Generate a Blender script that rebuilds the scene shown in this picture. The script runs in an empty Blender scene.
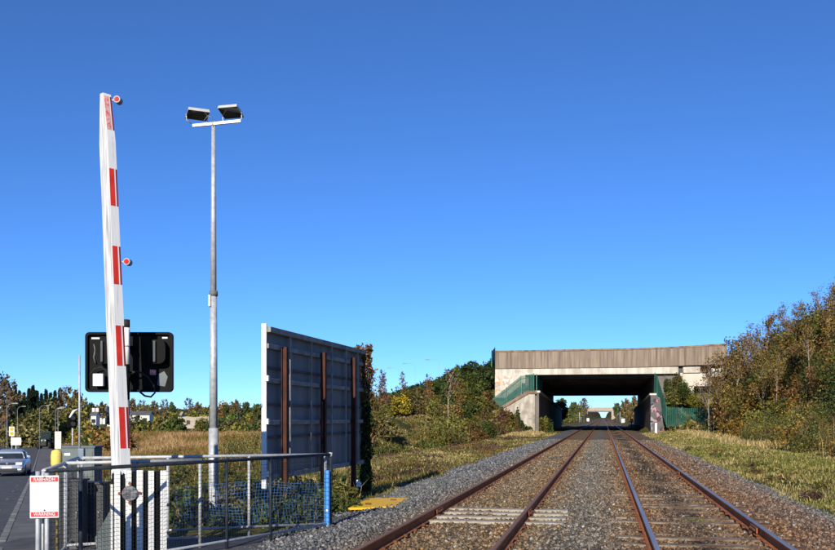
import bpy, bmesh, math, random
import numpy as np
from mathutils import Vector, Matrix, Quaternion

random.seed(7); rng = np.random.default_rng(7)
R = math.radians
scene = bpy.context.scene
col = scene.collection

# ---------------------------------------------------------------- camera
YAW = R(11.31); CA, SA = math.cos(YAW), math.sin(YAW)
F = 930.0; CZ = 1.81; HOR = 417.0
cam = bpy.data.cameras.new('camera'); cam_o = bpy.data.objects.new('camera', cam); col.objects.link(cam_o)
cam.sensor_width = 36; cam.sensor_fit = 'HORIZONTAL'; cam.lens = 36*F/835
cam.shift_y = (HOR-275)/835
cam.clip_start = 0.1; cam.clip_end = 6000
cam_o.location = (0, 0, CZ); cam_o.rotation_euler = (R(90), 0, YAW)
scene.camera = cam_o

# ---------------------------------------------------------------- sky, sun, exposure
SUN_EL, SUN_AZ = R(22.5), R(2.0)           # rays travel towards +Y, a few degrees to the right
world = bpy.data.worlds.new('World'); scene.world = world; world.use_nodes = True
wn = world.node_tree.nodes; wl = world.node_tree.links
sky = wn.new('ShaderNodeTexSky'); sky.sky_type = 'NISHITA'; sky.sun_disc = False
sky.sun_elevation = SUN_EL; sky.sun_rotation = math.pi + SUN_AZ
sky.air_density = 1.0; sky.dust_density = 0.0; sky.ozone_density = 10.0; sky.altitude = 3800
bg = wn['Background']; bg.inputs['Strength'].default_value = 0.132
wl.new(sky.outputs[0], bg.inputs['Color'])
sl = bpy.data.lights.new('sun', 'SUN'); sl.energy = 5.0; sl.angle = R(0.53); sl.color = (1.0, 0.91, 0.765)
so = bpy.data.objects.new('sun', sl); col.objects.link(so)
v = Vector((math.sin(SUN_AZ)*math.cos(SUN_EL), math.cos(SUN_AZ)*math.cos(SUN_EL), -math.sin(SUN_EL)))
so.rotation_euler = v.to_track_quat('-Z', 'Y').to_euler(); so.location = (-3, -30, 20)
scene.view_settings.view_transform = 'Standard'; scene.view_settings.look = 'None'
scene.view_settings.gamma = 1; scene.view_settings.exposure = 0.30
scene.view_settings.use_curve_mapping = False
scene.render.engine = 'CYCLES'
scene.cycles.use_denoising = True
scene.cycles.max_bounces = 6; scene.cycles.diffuse_bounces = 2; scene.cycles.transparent_max_bounces = 6

# ---------------------------------------------------------------- helpers
def CW(xc, d): return (xc*CA - d*SA, xc*SA + d*CA)          # right/ahead of the camera -> site X, Y
def W(px, d): return CW((px-417.5)/F*d, d)
def W3(px, py, d):
    x, y = W(px, d); return Vector((x, y, CZ-(py-HOR)/F*d))
def sm(a, b, x):
    t = np.clip((np.asarray(x, float)-a)/(b-a), 0, 1); return t*t*(3-2*t)

MATS = {}
def nt(name):
    m = bpy.data.materials.new(name); m.use_nodes = True; t = m.node_tree
    MATS[name] = m
    return m, t, t.nodes['Principled BSDF']
def mat(name, c1, c2=None, scale=6.0, rough=0.8, metal=0.0, bump=0.0, bscale=None, stretch=(1, 1, 1), contrast=(0.35, 0.65), spec=0.3, c3=None, s3=2.0, k3=(0.5, 0.7)):
    m, t, b = nt(name)
    b.inputs['Roughness'].default_value = rough; b.inputs['Metallic'].default_value = metal
    b.inputs['Specular IOR Level'].default_value = spec
    b.inputs['Base Color'].default_value = (*c1, 1)
    g = t.nodes.new('ShaderNodeTexCoord'); mp = t.nodes.new('ShaderNodeMapping')
    mp.inputs['Scale'].default_value = stretch; t.links.new(g.outputs['Object'], mp.inputs['Vector'])
    if c2:
        n = t.nodes.new('ShaderNodeTexNoise'); n.inputs['Scale'].default_value = scale; n.inputs['Detail'].default_value = 6
        t.links.new(mp.outputs[0], n.inputs['Vector'])
        r = t.nodes.new('ShaderNodeValToRGB'); t.links.new(n.outputs['Fac'], r.inputs[0])
        r.color_ramp.elements[0].position = contrast[0]; r.color_ramp.elements[0].color = (*c1, 1)
        r.color_ramp.elements[1].position = contrast[1]; r.color_ramp.elements[1].color = (*c2, 1)
        out = r.outputs[0]
        if c3:
            n3 = t.nodes.new('ShaderNodeTexNoise'); n3.inputs['Scale'].default_value = s3; n3.inputs['Detail'].default_value = 5
            t.links.new(g.outputs['Object'], n3.inputs['Vector'])
            mr = t.nodes.new('ShaderNodeMapRange'); mr.inputs[1].default_value = k3[0]; mr.inputs[2].default_value = k3[1]
            t.links.new(n3.outputs['Fac'], mr.inputs[0])
            mx = t.nodes.new('ShaderNodeMixRGB'); t.links.new(mr.outputs[0], mx.inputs[0]); t.links.new(out, mx.inputs[1]); mx.inputs[2].default_value = (*c3, 1)
            out = mx.outputs[0]
        t.links.new(out, b.inputs['Base Color'])
    if bump:
        n2 = t.nodes.new('ShaderNodeTexNoise'); n2.inputs['Scale'].default_value = bscale or scale*4; n2.inputs['Detail'].default_value = 5
        t.links.new(mp.outputs[0], n2.inputs['Vector'])
        bp = t.nodes.new('ShaderNodeBump'); bp.inputs['Strength'].default_value = bump; bp.inputs['Distance'].default_value = 0.03
        t.links.new(n2.outputs['Fac'], bp.inputs['Height']); t.links.new(bp.outputs[0], b.inputs['Normal'])
    return m
def vcol_mat(name, rough=0.9, trans=0.0, var=0.5, bump=False):
    """colour from the 'col' attribute, each leaf / blade / stone a little different"""
    m, t, b = nt(name)
    a = t.nodes.new('ShaderNodeAttribute'); a.attribute_name = 'col'
    g = t.nodes.new('ShaderNodeNewGeometry')
    mr = t.nodes.new('ShaderNodeMapRange'); mr.inputs[3].default_value = 1-var; mr.inputs[4].default_value = 1+var
    t.links.new(g.outputs['Random Per Island'], mr.inputs[0])
    mx = t.nodes.new('ShaderNodeVectorMath'); mx.operation = 'SCALE'
    t.links.new(a.outputs['Color'], mx.inputs[0]); t.links.new(mr.outputs[0], mx.inputs['Scale'])
    t.links.new(mx.outputs[0], b.inputs['Base Color'])
    b.inputs['Roughness'].default_value = rough; b.inputs['Specular IOR Level'].default_value = 0.15
    if trans:
        tr = t.nodes.new('ShaderNodeBsdfTranslucent'); t.links.new(mx.outputs[0], tr.inputs[0])
        ms = t.nodes.new('ShaderNodeMixShader'); ms.inputs[0].default_value = trans
        t.links.new(b.outputs[0], ms.inputs[1]); t.links.new(tr.outputs[0], ms.inputs[2])
        t.links.new(ms.outputs[0], t.nodes['Material Output'].inputs[0])
    return m

def np_obj(name, V, Fc, m, parent=None, C=None, smooth=False):
    """fast mesh: V (n,3), Fc (k,3|4) int, C (n,3) colours"""
    V = np.asarray(V, np.float32); Fc = np.asarray(Fc, np.int32)
    me = bpy.data.meshes.new(name)
    k, s = Fc.shape
    me.vertices.add(len(V)); me.vertices.foreach_set('co', V.ravel())
    me.loops.add(k*s); me.loops.foreach_set('vertex_index', Fc.ravel())
    me.polygons.add(k); me.polygons.foreach_set('loop_start', np.arange(0, k*s, s, dtype=np.int32))
    me.polygons.foreach_set('loop_total', np.full(k, s, np.int32))
    if smooth: me.polygons.foreach_set('use_smooth', np.ones(k, bool))
    me.update(calc_edges=True)
    if C is not None:
        at = me.attributes.new('col', 'FLOAT_COLOR', 'POINT')
        at.data.foreach_set('color', np.c_[C, np.ones(len(C))].astype(np.float32).ravel())
    me.materials.append(MATS[m] if isinstance(m, str) else m)
    o = bpy.data.objects.new(name, me); col.objects.link(o)
    if parent: o.parent = parent
    return o

class MB:
    def __init__(s): s.v = []; s.f = []; s.sm = []
    def add(s, vs, fs, smooth=False):
        n = len(s.v); s.v += [tuple(q) for q in vs]; s.f += [tuple(i+n for i in f) for f in fs]; s.sm += [smooth]*len(fs); return s
    def box(s, c, size, rot=None):
        hx, hy, hz = size[0]/2, size[1]/2, size[2]/2
        vs = [Vector((x, y, z)) for x in (-hx, hx) for y in (-hy, hy) for z in (-hz, hz)]
        if rot is not None: vs = [rot @ q for q in vs]
        c = Vector(c); vs = [q+c for q in vs]
        return s.add(vs, [(0,1,3,2),(4,6,7,5),(0,4,5,1),(2,3,7,6),(0,2,6,4),(1,5,7,3)])
    def bevbox(s, c, size, bev, rot=None):
        bm = bmesh.new(); bmesh.ops.create_cube(bm, size=1)
        bmesh.ops.scale(bm, vec=size, verts=bm.verts)
        bmesh.ops.bevel(bm, geom=bm.edges[:], offset=bev, segments=2, affect='EDGES', profile=0.6)
        c = Vector(c); vs = [((rot @ q.co) if rot is not None else q.co.copy())+c for q in bm.verts]
        bm.verts.index_update(); fs = [tuple(q.index for q in f.verts) for f in bm.faces]; bm.free()
        return s.add(vs, fs)
    def tube(s, p0, p1, r0, r1=None, n=10, cap=True, phase=0.0):
        p0, p1 = Vector(p0), Vector(p1); r1 = r0 if r1 is None else r1
        q = (p1-p0).to_track_quat('Z', 'Y')
        vs = []
        for p, r in ((p0, r0), (p1, r1)):
            for i in range(n):
                a = 2*math.pi*i/n+phase; vs.append(p + q @ Vector((r*math.cos(a), r*math.sin(a), 0)))
        s.add(vs, [(i, (i+1) % n, n+(i+1) % n, n+i) for i in range(n)], smooth=n > 4)
        if cap: s.add([], []); k = len(s.v)-2*n; s.f += [tuple(k+i for i in reversed(range(n))), tuple(k+n+i for i in range(n))]; s.sm += [False, False]
        return s
    def path(s, pts, r, n=8):
        """swept tube through points with mitred rings"""
        pts = [Vector(p) for p in pts]; rings = []
        for i, p in enumerate(pts):
            a = pts[max(i-1, 0)]; b = pts[min(i+1, len(pts)-1)]
            q = (b-a).to_track_quat('Z', 'Y'); rr = r[i] if isinstance(r, (list, tuple)) else r
            rings.append([p + q @ Vector((rr*math.cos(2*math.pi*k/n), rr*math.sin(2*math.pi*k/n), 0)) for k in range(n)])
        vs = [q for g in rings for q in g]; fs = []
        for i in range(len(pts)-1):
            for k in range(n): fs.append((i*n+k, i*n+(k+1) % n, (i+1)*n+(k+1) % n, (i+1)*n+k))
        fs += [tuple(reversed(range(n))), tuple((len(pts)-1)*n+k for k in range(n))]
        return s.add(vs, fs, smooth=True)
    def prism(s, poly, p0, ux, uy, un, th):
        """poly (2-D) in plane (ux,uy) at p0, extruded by th along un"""
        p0, ux, uy, un = Vector(p0), Vector(ux), Vector(uy), Vector(un); n = len(poly)
        a = [p0+ux*x+uy*y for x, y in poly]; b = [q+un*th for q in a]
        return s.add(a+b, [tuple(reversed(range(n))), tuple(range(n, 2*n))]+[(i, (i+1) % n, n+(i+1) % n, n+i) for i in range(n)])
    def mesh(s, name, m):
        me = bpy.data.meshes.new(name); me.from_pydata(s.v, [], s.f); me.update()
        me.polygons.foreach_set('use_smooth', s.sm)
        bm = bmesh.new(); bm.from_mesh(me); bmesh.ops.recalc_face_normals(bm, faces=bm.faces); bm.to_mesh(me); bm.free()
        me.materials.append(MATS[m] if isinstance(m, str) else m); return me
    def build(s, name, m, parent=None, loc=None):
        o = bpy.data.objects.new(name, s.mesh(name, m)); col.objects.link(o)
        if parent: o.parent = parent
        if loc: o.location = loc
        return o
def tag(o, label=None, cat=None, group=None, kind=None):
    if label: o['label'] = label
    if cat: o['category'] = cat
    if group: o['group'] = group
    if kind: o['kind'] = kind
    return o
def thing(name, label, cat, loc=(0, 0, 0), rz=0, group=None):
    o = bpy.data.objects.new(name, None); col.objects.link(o); o.empty_display_size = 0.2
    o.location = loc; o.rotation_euler = (0, 0, rz); return tag(o, label, cat, group)
def copy_tree(o, parent=None):
    c = o.copy(); col.objects.link(c); c.parent = parent
    for ch in o.children: copy_tree(ch, c)
    return c
def text(body, size, m, name, parent, loc, rot, width=None):
    cu = bpy.data.curves.new(name, 'FONT'); cu.body = body; cu.size = size; cu.align_x = 'CENTER'; cu.align_y = 'CENTER'; cu.extrude = 0.0006
    cu.resolution_u = 3
    t = bpy.data.objects.new('tmp', cu); col.objects.link(t); bpy.context.view_layer.update()
    me = bpy.data.meshes.new_from_object(t.evaluated_get(bpy.context.evaluated_depsgraph_get())); bpy.data.objects.remove(t)
    me.name = name; me.materials.clear(); me.materials.append(MATS[m])
    o = bpy.data.objects.new(name, me); col.objects.link(o); o.parent = parent; o.location = loc; o.rotation_euler = rot
    if width: k = width/max(o.dimensions.x, 1e-3); o.scale = (k, 1, 1)
    return o

# ---------------------------------------------------------------- materials
mat('galv', (0.36, 0.38, 0.40), (0.50, 0.52, 0.53), 14, 0.55, 0.25, 0.05)
mat('galv_dark', (0.012, 0.017, 0.026), (0.030, 0.038, 0.050), 9, 0.5, 0.0, 0.05, spec=0.2, c3=(0.12, 0.13, 0.14), s3=2.2, k3=(0.66, 0.80))
mat('wire', (0.035, 0.038, 0.042), None, rough=0.5, metal=0.4)
mat('white_paint', (0.72, 0.72, 0.70), (0.80, 0.80, 0.78), 8, 0.5, 0, 0.03)
mat('boom_white', (0.76, 0.76, 0.75), (0.55, 0.55, 0.54), 34, 0.45, 0, 0.0, stretch=(1, 1, 0.05), contrast=(0.55, 0.75))
mat('boom_red', (0.72, 0.045, 0.02), (0.60, 0.03, 0.02), 8, 0.4)
mat('boom_red_faded', (0.72, 0.12, 0.10), (0.74, 0.5, 0.47), 30, 0.5)
mat('shaded_red', (0.22, 0.012, 0.012), None, rough=0.5)
mat('black_paint', (0.0025, 0.0027, 0.003), (0.005, 0.0052, 0.006), 8, 0.6, spec=0.10)
mat('black_rubber', (0.012, 0.012, 0.012), (0.03, 0.03, 0.03), 20, 0.8)
mat('sign_white', (0.80, 0.80, 0.80), None, rough=0.35)
mat('sign_red', (0.75, 0.05, 0.05), None, rough=0.35)
mat('sign_grey', (0.60, 0.60, 0.62), None, rough=0.5)
mat('steel_bolt', (0.16, 0.15, 0.15), (0.42, 0.42, 0.42), 25, 0.35, 0.7)
mat('rust', (0.22, 0.06, 0.03), (0.30, 0.10, 0.05), 12, 0.85, 0, 0.15)
mat('rust_post', (0.045, 0.016, 0.011), (0.085, 0.028, 0.017), 5, 0.8, 0, 0.15)
mat('cabinet_grey', (0.10, 0.125, 0.125), (0.14, 0.165, 0.165), 5, 0.6)
mat('cabinet_dark', (0.05, 0.055, 0.06), (0.085, 0.09, 0.095), 4, 0.6)
mat('blue_steel', (0.12, 0.16, 0.21), (0.18, 0.22, 0.27), 6, 0.5, 0.3)
mat('yellow_paint', (0.72, 0.58, 0.12), (0.66, 0.52, 0.14), 6, 0.6)
mat('yellow_hatch', (0.85, 0.52, 0.02), (0.74, 0.42, 0.015), 4, 0.6, 0, 0.1, c3=(0.45, 0.25, 0.03), s3=6, k3=(0.62, 0.76))
mat('worn_yellow', (0.40, 0.27, 0.05), (0.16, 0.13, 0.08), 8, 0.8)
mat('cream_board', (0.72, 0.66, 0.55), (0.66, 0.60, 0.50), 5, 0.6)
mat('board_back', (0.165, 0.178, 0.185), (0.235, 0.247, 0.25), 2.5, 0.7, 0, 0.05, stretch=(1, 1, 0.25))
mat('batten', (0.20, 0.205, 0.19), (0.34, 0.335, 0.31), 6, 0.8, 0, 0.1)
mat('blue_net', (0.035, 0.13, 0.36), (0.06, 0.19, 0.45), 10, 0.6)
mat('blue_wrap', (0.05, 0.24, 0.62), (0.10, 0.32, 0.68), 18, 0.5)
mat('rail_rust', (0.33, 0.095, 0.022), (0.44, 0.15, 0.04), 7, 0.8, 0, 0.1, stretch=(1, 0.3, 1))
mat('rail_head', (0.21, 0.10, 0.05), (0.26, 0.14, 0.08), 8, 0.6, 0.1, stretch=(3, 0.05, 1))
mat('rail_head_worn', (0.22, 0.19, 0.165), (0.32, 0.28, 0.25), 8, 0.34, 0.3, stretch=(3, 0.05, 1))
mat('fishplate', (0.30, 0.10, 0.04), (0.20, 0.075, 0.035), 14, 0.85, 0, 0.1)
mat('chair_rust', (0.085, 0.036, 0.02), (0.15, 0.065, 0.033), 9, 0.9)
mat('sleeper', (0.30, 0.25, 0.185), (0.19, 0.145, 0.10), 5, 0.9, 0, 0.25, c3=(0.10, 0.058, 0.032), s3=1.3, k3=(0.40, 0.60))
mat('sleeper_new', (0.40, 0.37, 0.31), (0.27, 0.235, 0.18), 7, 0.9, 0, 0.15)
mat('asphalt', (0.065, 0.066, 0.070), (0.105, 0.105, 0.108), 3, 0.85, 0, 0.3, 160)
mat('footpath', (0.11, 0.108, 0.105), (0.17, 0.165, 0.16), 2, 0.9, 0, 0.3, 120)
mat('kerb', (0.24, 0.235, 0.22), (0.17, 0.165, 0.155), 4, 0.9)
mat('road_paint', (0.60, 0.60, 0.57), (0.35, 0.35, 0.34), 7, 0.7)
mat('concrete_pale', (0.62, 0.58, 0.50), (0.50, 0.46, 0.39), 1.2, 0.9, 0, 0.1, stretch=(1, 1, 0.5), c3=(0.34, 0.29, 0.23), s3=0.7, k3=(0.56, 0.72))
mat('concrete_beam', (0.60, 0.565, 0.49), (0.44, 0.41, 0.35), 3.0, 0.85, 0, 0.05, stretch=(1, 1, 0.1), c3=(0.33, 0.28, 0.22), s3=0.5, k3=(0.55, 0.72))
mat('wing_concrete', (0.50, 0.465, 0.40), (0.30, 0.265, 0.215), 2.2, 0.9, 0, 0.1, stretch=(1, 1, 0.35), c3=(0.20, 0.175, 0.14), s3=0.8, k3=(0.52, 0.70))
mat('boom_dirty', (0.66, 0.66, 0.65), (0.34, 0.35, 0.36), 26, 0.5, 0, 0.0, stretch=(1, 1, 0.06), contrast=(0.42, 0.66))
mat('parapet', (0.285, 0.23, 0.175), (0.135, 0.092, 0.07), 4.0, 0.9, 0, 0.1, stretch=(1.0, 1.0, 0.04), contrast=(0.40, 0.70), c3=(0.21, 0.16, 0.125), s3=0.35, k3=(0.48, 0.70))
mat('coping', (0.28, 0.20, 0.13), (0.15, 0.10, 0.065), 2.2, 0.95, 0, 0.2)
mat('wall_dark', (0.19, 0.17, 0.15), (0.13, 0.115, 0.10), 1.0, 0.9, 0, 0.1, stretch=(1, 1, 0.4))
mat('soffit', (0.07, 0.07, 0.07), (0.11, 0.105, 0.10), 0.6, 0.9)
mat('green_steel', (0.012, 0.085, 0.062), (0.02, 0.12, 0.09), 4, 0.55)
mat('green_light', (0.03, 0.22, 0.16), (0.02, 0.16, 0.12), 4, 0.55)
mat('bark', (0.085, 0.065, 0.05), (0.15, 0.12, 0.095), 8, 0.95, 0, 0.2)
mat('birch_bark', (0.36, 0.31, 0.25), (0.19, 0.155, 0.12), 5, 0.9, 0, 0.1, stretch=(1, 1, 3))
mat('lens_dark', (0.02, 0.02, 0.025), (0.05, 0.05, 0.06), 6, 0.15, spec=0.5)
mat('lens_red', (0.55, 0.015, 0.015), None, rough=0.15)
mat('glass_dark', (0.02, 0.028, 0.035), (0.035, 0.045, 0.055), 1.5, 0.06, spec=0.6)
mat('car_silver', (0.40, 0.45, 0.52), (0.43, 0.48, 0.55), 2, 0.30, 0.55, spec=0.5)
mat('headlamp', (0.65, 0.67, 0.70), None, rough=0.15, spec=0.7)
mat('plastic_dark', (0.03, 0.03, 0.032), None, rough=0.6)
mat('tractor_green', (0.02, 0.06, 0.03), (0.03, 0.08, 0.04), 3, 0.4)
mat('rim_yellow', (0.35, 0.28, 0.05), None, rough=0.6)
mat('house_white', (0.72, 0.71, 0.68), (0.64, 0.63, 0.60), 0.6, 0.85)
mat('house_stone', (0.42, 0.37, 0.30), (0.33, 0.28, 0.22), 1.2, 0.95)
mat('roof_slate', (0.10, 0.10, 0.11), (0.15, 0.14, 0.14), 1.5, 0.8)
mat('sign_orange', (0.85, 0.40, 0.02), None, rough=0.4)
mat('pole_brown', (0.20, 0.15, 0.11), (0.14, 0.10, 0.07), 5, 0.9)
mat('litter', (0.80, 0.80, 0.80), None, rough=0.5)
mat('lamp_grey', (0.17, 0.175, 0.18), (0.25, 0.26, 0.265), 6, 0.5, 0.3)
mat('flood_body', (0.50, 0.50, 0.48), (0.58, 0.58, 0.56), 6, 0.45, 0.2)
vcol_mat('leaf', 0.7, 0.22, 0.55); vcol_mat('blade', 0.8, 0.18, 0.45); vcol_mat('stone', 0.92, 0.0, 0.62); vcol_mat('twig', 0.9, 0, 0.3)

# graffiti: spray paint print on concrete
def graffiti(name, colours, base, scale, thr):
    m, t, b = nt(name); b.inputs['Roughness'].default_value = 0.8
    g = t.nodes.new('ShaderNodeTexCoord'); n = t.nodes.new('ShaderNodeTexNoise'); n.inputs['Scale'].default_value = scale*0.8; n.inputs['Detail'].default_value = 1
    t.links.new(g.outputs['Object'], n.inputs['Vector'])
    ad = t.nodes.new('ShaderNodeVectorMath'); ad.operation = 'ADD'; t.links.new(g.outputs['Object'], ad.inputs[0]); t.links.new(n.outputs['Color'], ad.inputs[1])
    vo = t.nodes.new('ShaderNodeTexVoronoi'); vo.inputs['Scale'].default_value = scale; t.links.new(ad.outputs[0], vo.inputs['Vector'])
    r = t.nodes.new('ShaderNodeValToRGB'); r.color_ramp.interpolation = 'CONSTANT'
    sep = t.nodes.new('ShaderNodeSeparateColor'); t.links.new(vo.outputs['Color'], sep.inputs[0]); t.links.new(sep.outputs[0], r.inputs[0])
    els = r.color_ramp.elements; els[0].position = 0; els[0].color = (*colours[0], 1); els[1].position = 1/len(colours); els[1].color = (*colours[1], 1)
    for i, c in enumerate(colours[2:], 2): e = els.new(i/len(colours)); e.color = (*c, 1)
    n2 = t.nodes.new('ShaderNodeTexNoise'); n2.inputs['Scale'].default_value = scale*0.55; n2.inputs['Detail'].default_value = 2; t.links.new(g.outputs['Object'], n2.inputs['Vector'])
    st = t.nodes.new('ShaderNodeMath'); st.operation = 'GREATER_THAN'; st.inputs[1].default_value = thr; t.links.new(n2.outputs['Fac'], st.inputs[0])
    mx = t.nodes.new('ShaderNodeMixRGB'); t.links.new(st.outputs[0], mx.inputs[0]); mx.inputs[1].default_value = (*base, 1); t.links.new(r.outputs[0], mx.inputs[2])
    t.links.new(mx.outputs[0], b.inputs['Base Color'])
graffiti('graffiti_pale', [(0.6, 0.55, 0.48), (0.50, 0.30, 0.16), (0.22, 0.28, 0.48), (0.62, 0.58, 0.5), (0.42, 0.36, 0.30)], (0.52, 0.46, 0.38), 2.4, 0.47)
graffiti('graffiti_pink', [(0.03, 0.03, 0.04), (0.55, 0.12, 0.24), (0.30, 0.28, 0.28), (0.05, 0.05, 0.07), (0.05, 0.045, 0.045), (0.45, 0.2, 0.28)], (0.10, 0.095, 0.09), 2.2, 0.56)

# ground: soil, dead grass and moss, mixed by position only
m, t, b = nt('soil'); b.inputs['Roughness'].default_value = 0.95; b.inputs['Specular IOR Level'].default_value = 0.1
g = t.nodes.new('ShaderNodeNewGeometry')
def noise(sc, det=6):
    n = t.nodes.new('ShaderNodeTexNoise'); n.inputs['Scale'].default_value = sc; n.inputs['Detail'].default_value = det; t.links.new(g.outputs['Position'], n.inputs['Vector']); return n
def ramp(src, els):
    r = t.nodes.new('ShaderNodeValToRGB'); t.links.new(src, r.inputs[0]); e = r.color_ramp.elements
    e[0].position, e[0].color = els[0][0], (*els[0][1], 1); e[1].position, e[1].color = els[1][0], (*els[1][1], 1)
    for p, c in els[2:]: q = e.new(p); q.color = (*c, 1)
    return r
n1 = noise(0.35); n2 = noise(3.0)
r1 = ramp(n1.outputs['Fac'], [(0.3, (0.075, 0.085, 0.025)), (0.7, (0.17, 0.13, 0.06)), (0.5, (0.12, 0.11, 0.04))])
r2 = ramp(n2.outputs['Fac'], [(0.3, (0.45, 0.45, 0.45)), (0.7, (1.3, 1.25, 1.15))])
mx = t.nodes.new('ShaderNodeMixRGB'); mx.blend_type = 'MULTIPLY'; mx.inputs[0].default_value = 1
t.links.new(r1.outputs[0], mx.inputs[1]); t.links.new(r2.outputs[0], mx.inputs[2]); t.links.new(mx.outputs[0], b.inputs['Base Color'])
bp = t.nodes.new('ShaderNodeBump'); bp.inputs['Strength'].default_value = 0.8; bp.inputs['Distance'].default_value = 0.15
n3 = noise(6.0); t.links.new(n3.outputs['Fac'], bp.inputs['Height']); t.links.new(bp.outputs[0], b.inputs['Normal'])

# ballast bed: grey on the shoulders, rusty brown in the four-foot (iron dust from the trains)
def ballast_rgb(X, Y, n):
    X = np.asarray(X); k = len(X)
    grey = np.array([0.140, 0.143, 0.147]); tan = np.array([0.182, 0.150, 0.100]); rust = np.array([0.20, 0.105, 0.046]); dark = np.array([0.042, 0.038, 0.033])
    rl = np.min(np.abs(X[:, None]-np.array([-3.025, -1.355, 0.665, 2.335])[None]), 1); w_rl = np.exp(-(rl/0.36)**2)
    w_t1 = np.exp(-((X+2.19)/1.25)**4); w_t2 = np.exp(-((X-1.5)/1.35)**4); w_mid = np.exp(-((X+0.35)/1.1)**4); w_r = np.exp(-((X-3.3)/0.7)**4)
    wr = np.clip(w_t1*(0.38+0.45*w_rl)+w_t2*(0.72+0.28*w_rl)+w_r*0.7, 0, 1)[:, None]*(0.72+0.28*n)[:, None]
    w_tan = np.clip(w_mid*0.5+w_t1*0.9+w_t2*0.5, 0, 1)[:, None]; c = grey*(1-w_tan)+tan*w_tan
    c = c*(1-wr)+rust*wr
    wc = (np.exp(-((X-1.5-0.1*np.sin(Y*0.7))/0.36)**2)*np.clip((n+0.12)*1.7, 0, 1)*0.9)[:, None]
    return c*(1-wc)+dark*wc
# ---------------------------------------------------------------- terrain
RA = R(33.2)
DR = np.array([-math.sin(RA), math.cos(RA)]); NL = np.array([-math.cos(RA), -math.sin(RA)]); R0 = np.array([-0.69, -0.14])
def road_st(X, Y):
    px, py = X-R0[0], Y-R0[1]; return px*DR[0]+py*DR[1], px*NL[0]+py*NL[1]
def road_xy(s, t): return R0[0]+s*DR[0]+t*NL[0], R0[1]+s*DR[1]+t*NL[1]
def zr(s): return np.interp(s, [-60, 2, 7, 14, 56, 172, 323, 900], [0.14, 0.14, 0.05, -0.10, -1.43, -3.5, -4.3, -6.0])
def lump(X, Y):
    return (np.sin(X*0.71+1.3)*np.cos(Y*0.53+0.4)*0.10+np.sin(X*1.9+Y*0.8)*0.05+np.sin(Y*1.7-X*0.6+2)*0.05+np.sin(X*3.7-1)*np.sin(Y*3.1)*0.03)
def H(X, Y):
    X = np.asarray(X, float); Y = np.asarray(Y, float)
    s, t_ = road_st(X, Y)
    field = np.interp(Y, [10, 25, 70, 180, 300, 450, 900, 1600], [-0.10, -0.3, -1.0, -1.6, 0.0, 3.0, 10.0, 16.0])
    z = field+lump(X, Y)*sm(14, 30, np.hypot(X, Y))
    wr = sm(-16, -3.2, t_)*(1-sm(40, 120, t_)*sm(60, 200, s))
    z = z*(1-wr)+(zr(s)-0.05)*wr
    trough = sm(-3.4, -2.2, t_)*(1-sm(7.4, 8.6, t_))
    z = z-trough*np.interp(s, [0, 60, 300], [0.10, 0.18, 0.5])
    z = z+sm(8.6, 13, t_)*(1-sm(20, 40, t_))*0.9*sm(10, 40, s)
    # track corridor
    aX = np.abs(X+0.3); wt = 1-sm(6.5, 15, aX)
    corr = np.where(X > 0, -0.12+0.28*sm(4.6, 8.0, X), -0.14+0.12*sm(-6.0, -9.0, X))+lump(X, Y)*0.7*sm(4.2, 6, aX)
    nr = sm(3, 14, Y)
    corr = corr*nr+(0.0)*(1-nr)
    z = z*(1-wt*(1-trough))+corr*wt*(1-trough)
    z = z-0.45*(1-sm(3.4, 4.2, aX))
    # right-hand bank, and the approach embankments either side of the bridge
    bank = 9.6*sm(10.0, 21, X-0.02*(Y-45))*sm(36, 58, Y)*(1-sm(185, 215, Y))
    top = np.interp(X, [7.0, 9.5, 13, 20, 40, 90], [0.3, 5.2, 7.3, 8.4, 9.4, 9.4])
    fr = sm(113.8, 119, Y)*(1-sm(16, 24, X))+sm(86, 118, Y)*sm(16, 24, X)
    emb_r = top*fr*(1-sm(178, 205, Y))
    z = np.where(X > 5, np.maximum(z, np.maximum(bank, emb_r)+lump(X, Y)*1.2-0.1*(bank+emb_r < 0.1)), z)
    bank_l = 2.7*sm(11.5, 17, -X)*sm(44, 62, Y)*(1-sm(0.255, 0.30, -X/np.maximum(Y, 1)))*(1-sm(120, 160, Y))
    z = z+bank_l
    topl = np.interp(X, [-70, -46, -36, -27, -20, -14.2, -12.2, -9.2], [-1.5, -1.0, 0.4, 2.8, 5.6, 7.9, 6.4, 0.1])
    off = np.interp(X, [-20, -13.5], [0, 12])
    frl = sm(94+off, 121+off*0.2, Y)
    emb_l = topl*frl*(1-sm(178, 205, Y))
    z = np.where(X < -8, np.maximum(z, np.where(emb_l > 0.3, emb_l+lump(X, Y)*1.5, -99)), z)
    return z

xs = np.unique(np.concatenate([np.linspace(-1500, -200, 27), np.linspace(-200, -60, 50), np.linspace(-60, -16, 90), np.linspace(-16, 26, 130), np.linspace(26, 60, 30), np.linspace(60, 1500, 25)]))
ys = np.unique(np.concatenate([np.linspace(-400, -10, 8), np.linspace(-10, 50, 120), np.linspace(50, 130, 110), np.linspace(130, 260, 60), np.linspace(260, 700, 40), np.linspace(700, 3500, 20)]))
GX, GY = np.meshgrid(xs, ys); GZ = H(GX, GY)
nx, ny = len(xs), len(ys)
idx = np.arange(nx*ny).reshape(ny, nx)
quads = np.stack([idx[:-1, :-1], idx[:-1, 1:], idx[1:, 1:], idx[1:, :-1]], -1).reshape(-1, 4)
g_ = np_obj('ground', np.c_[GX.ravel(), GY.ravel(), GZ.ravel()], quads, 'soil', smooth=True)
tag(g_, 'rough grassy ground of verges, field and embankments', 'ground', kind='structure')

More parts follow.
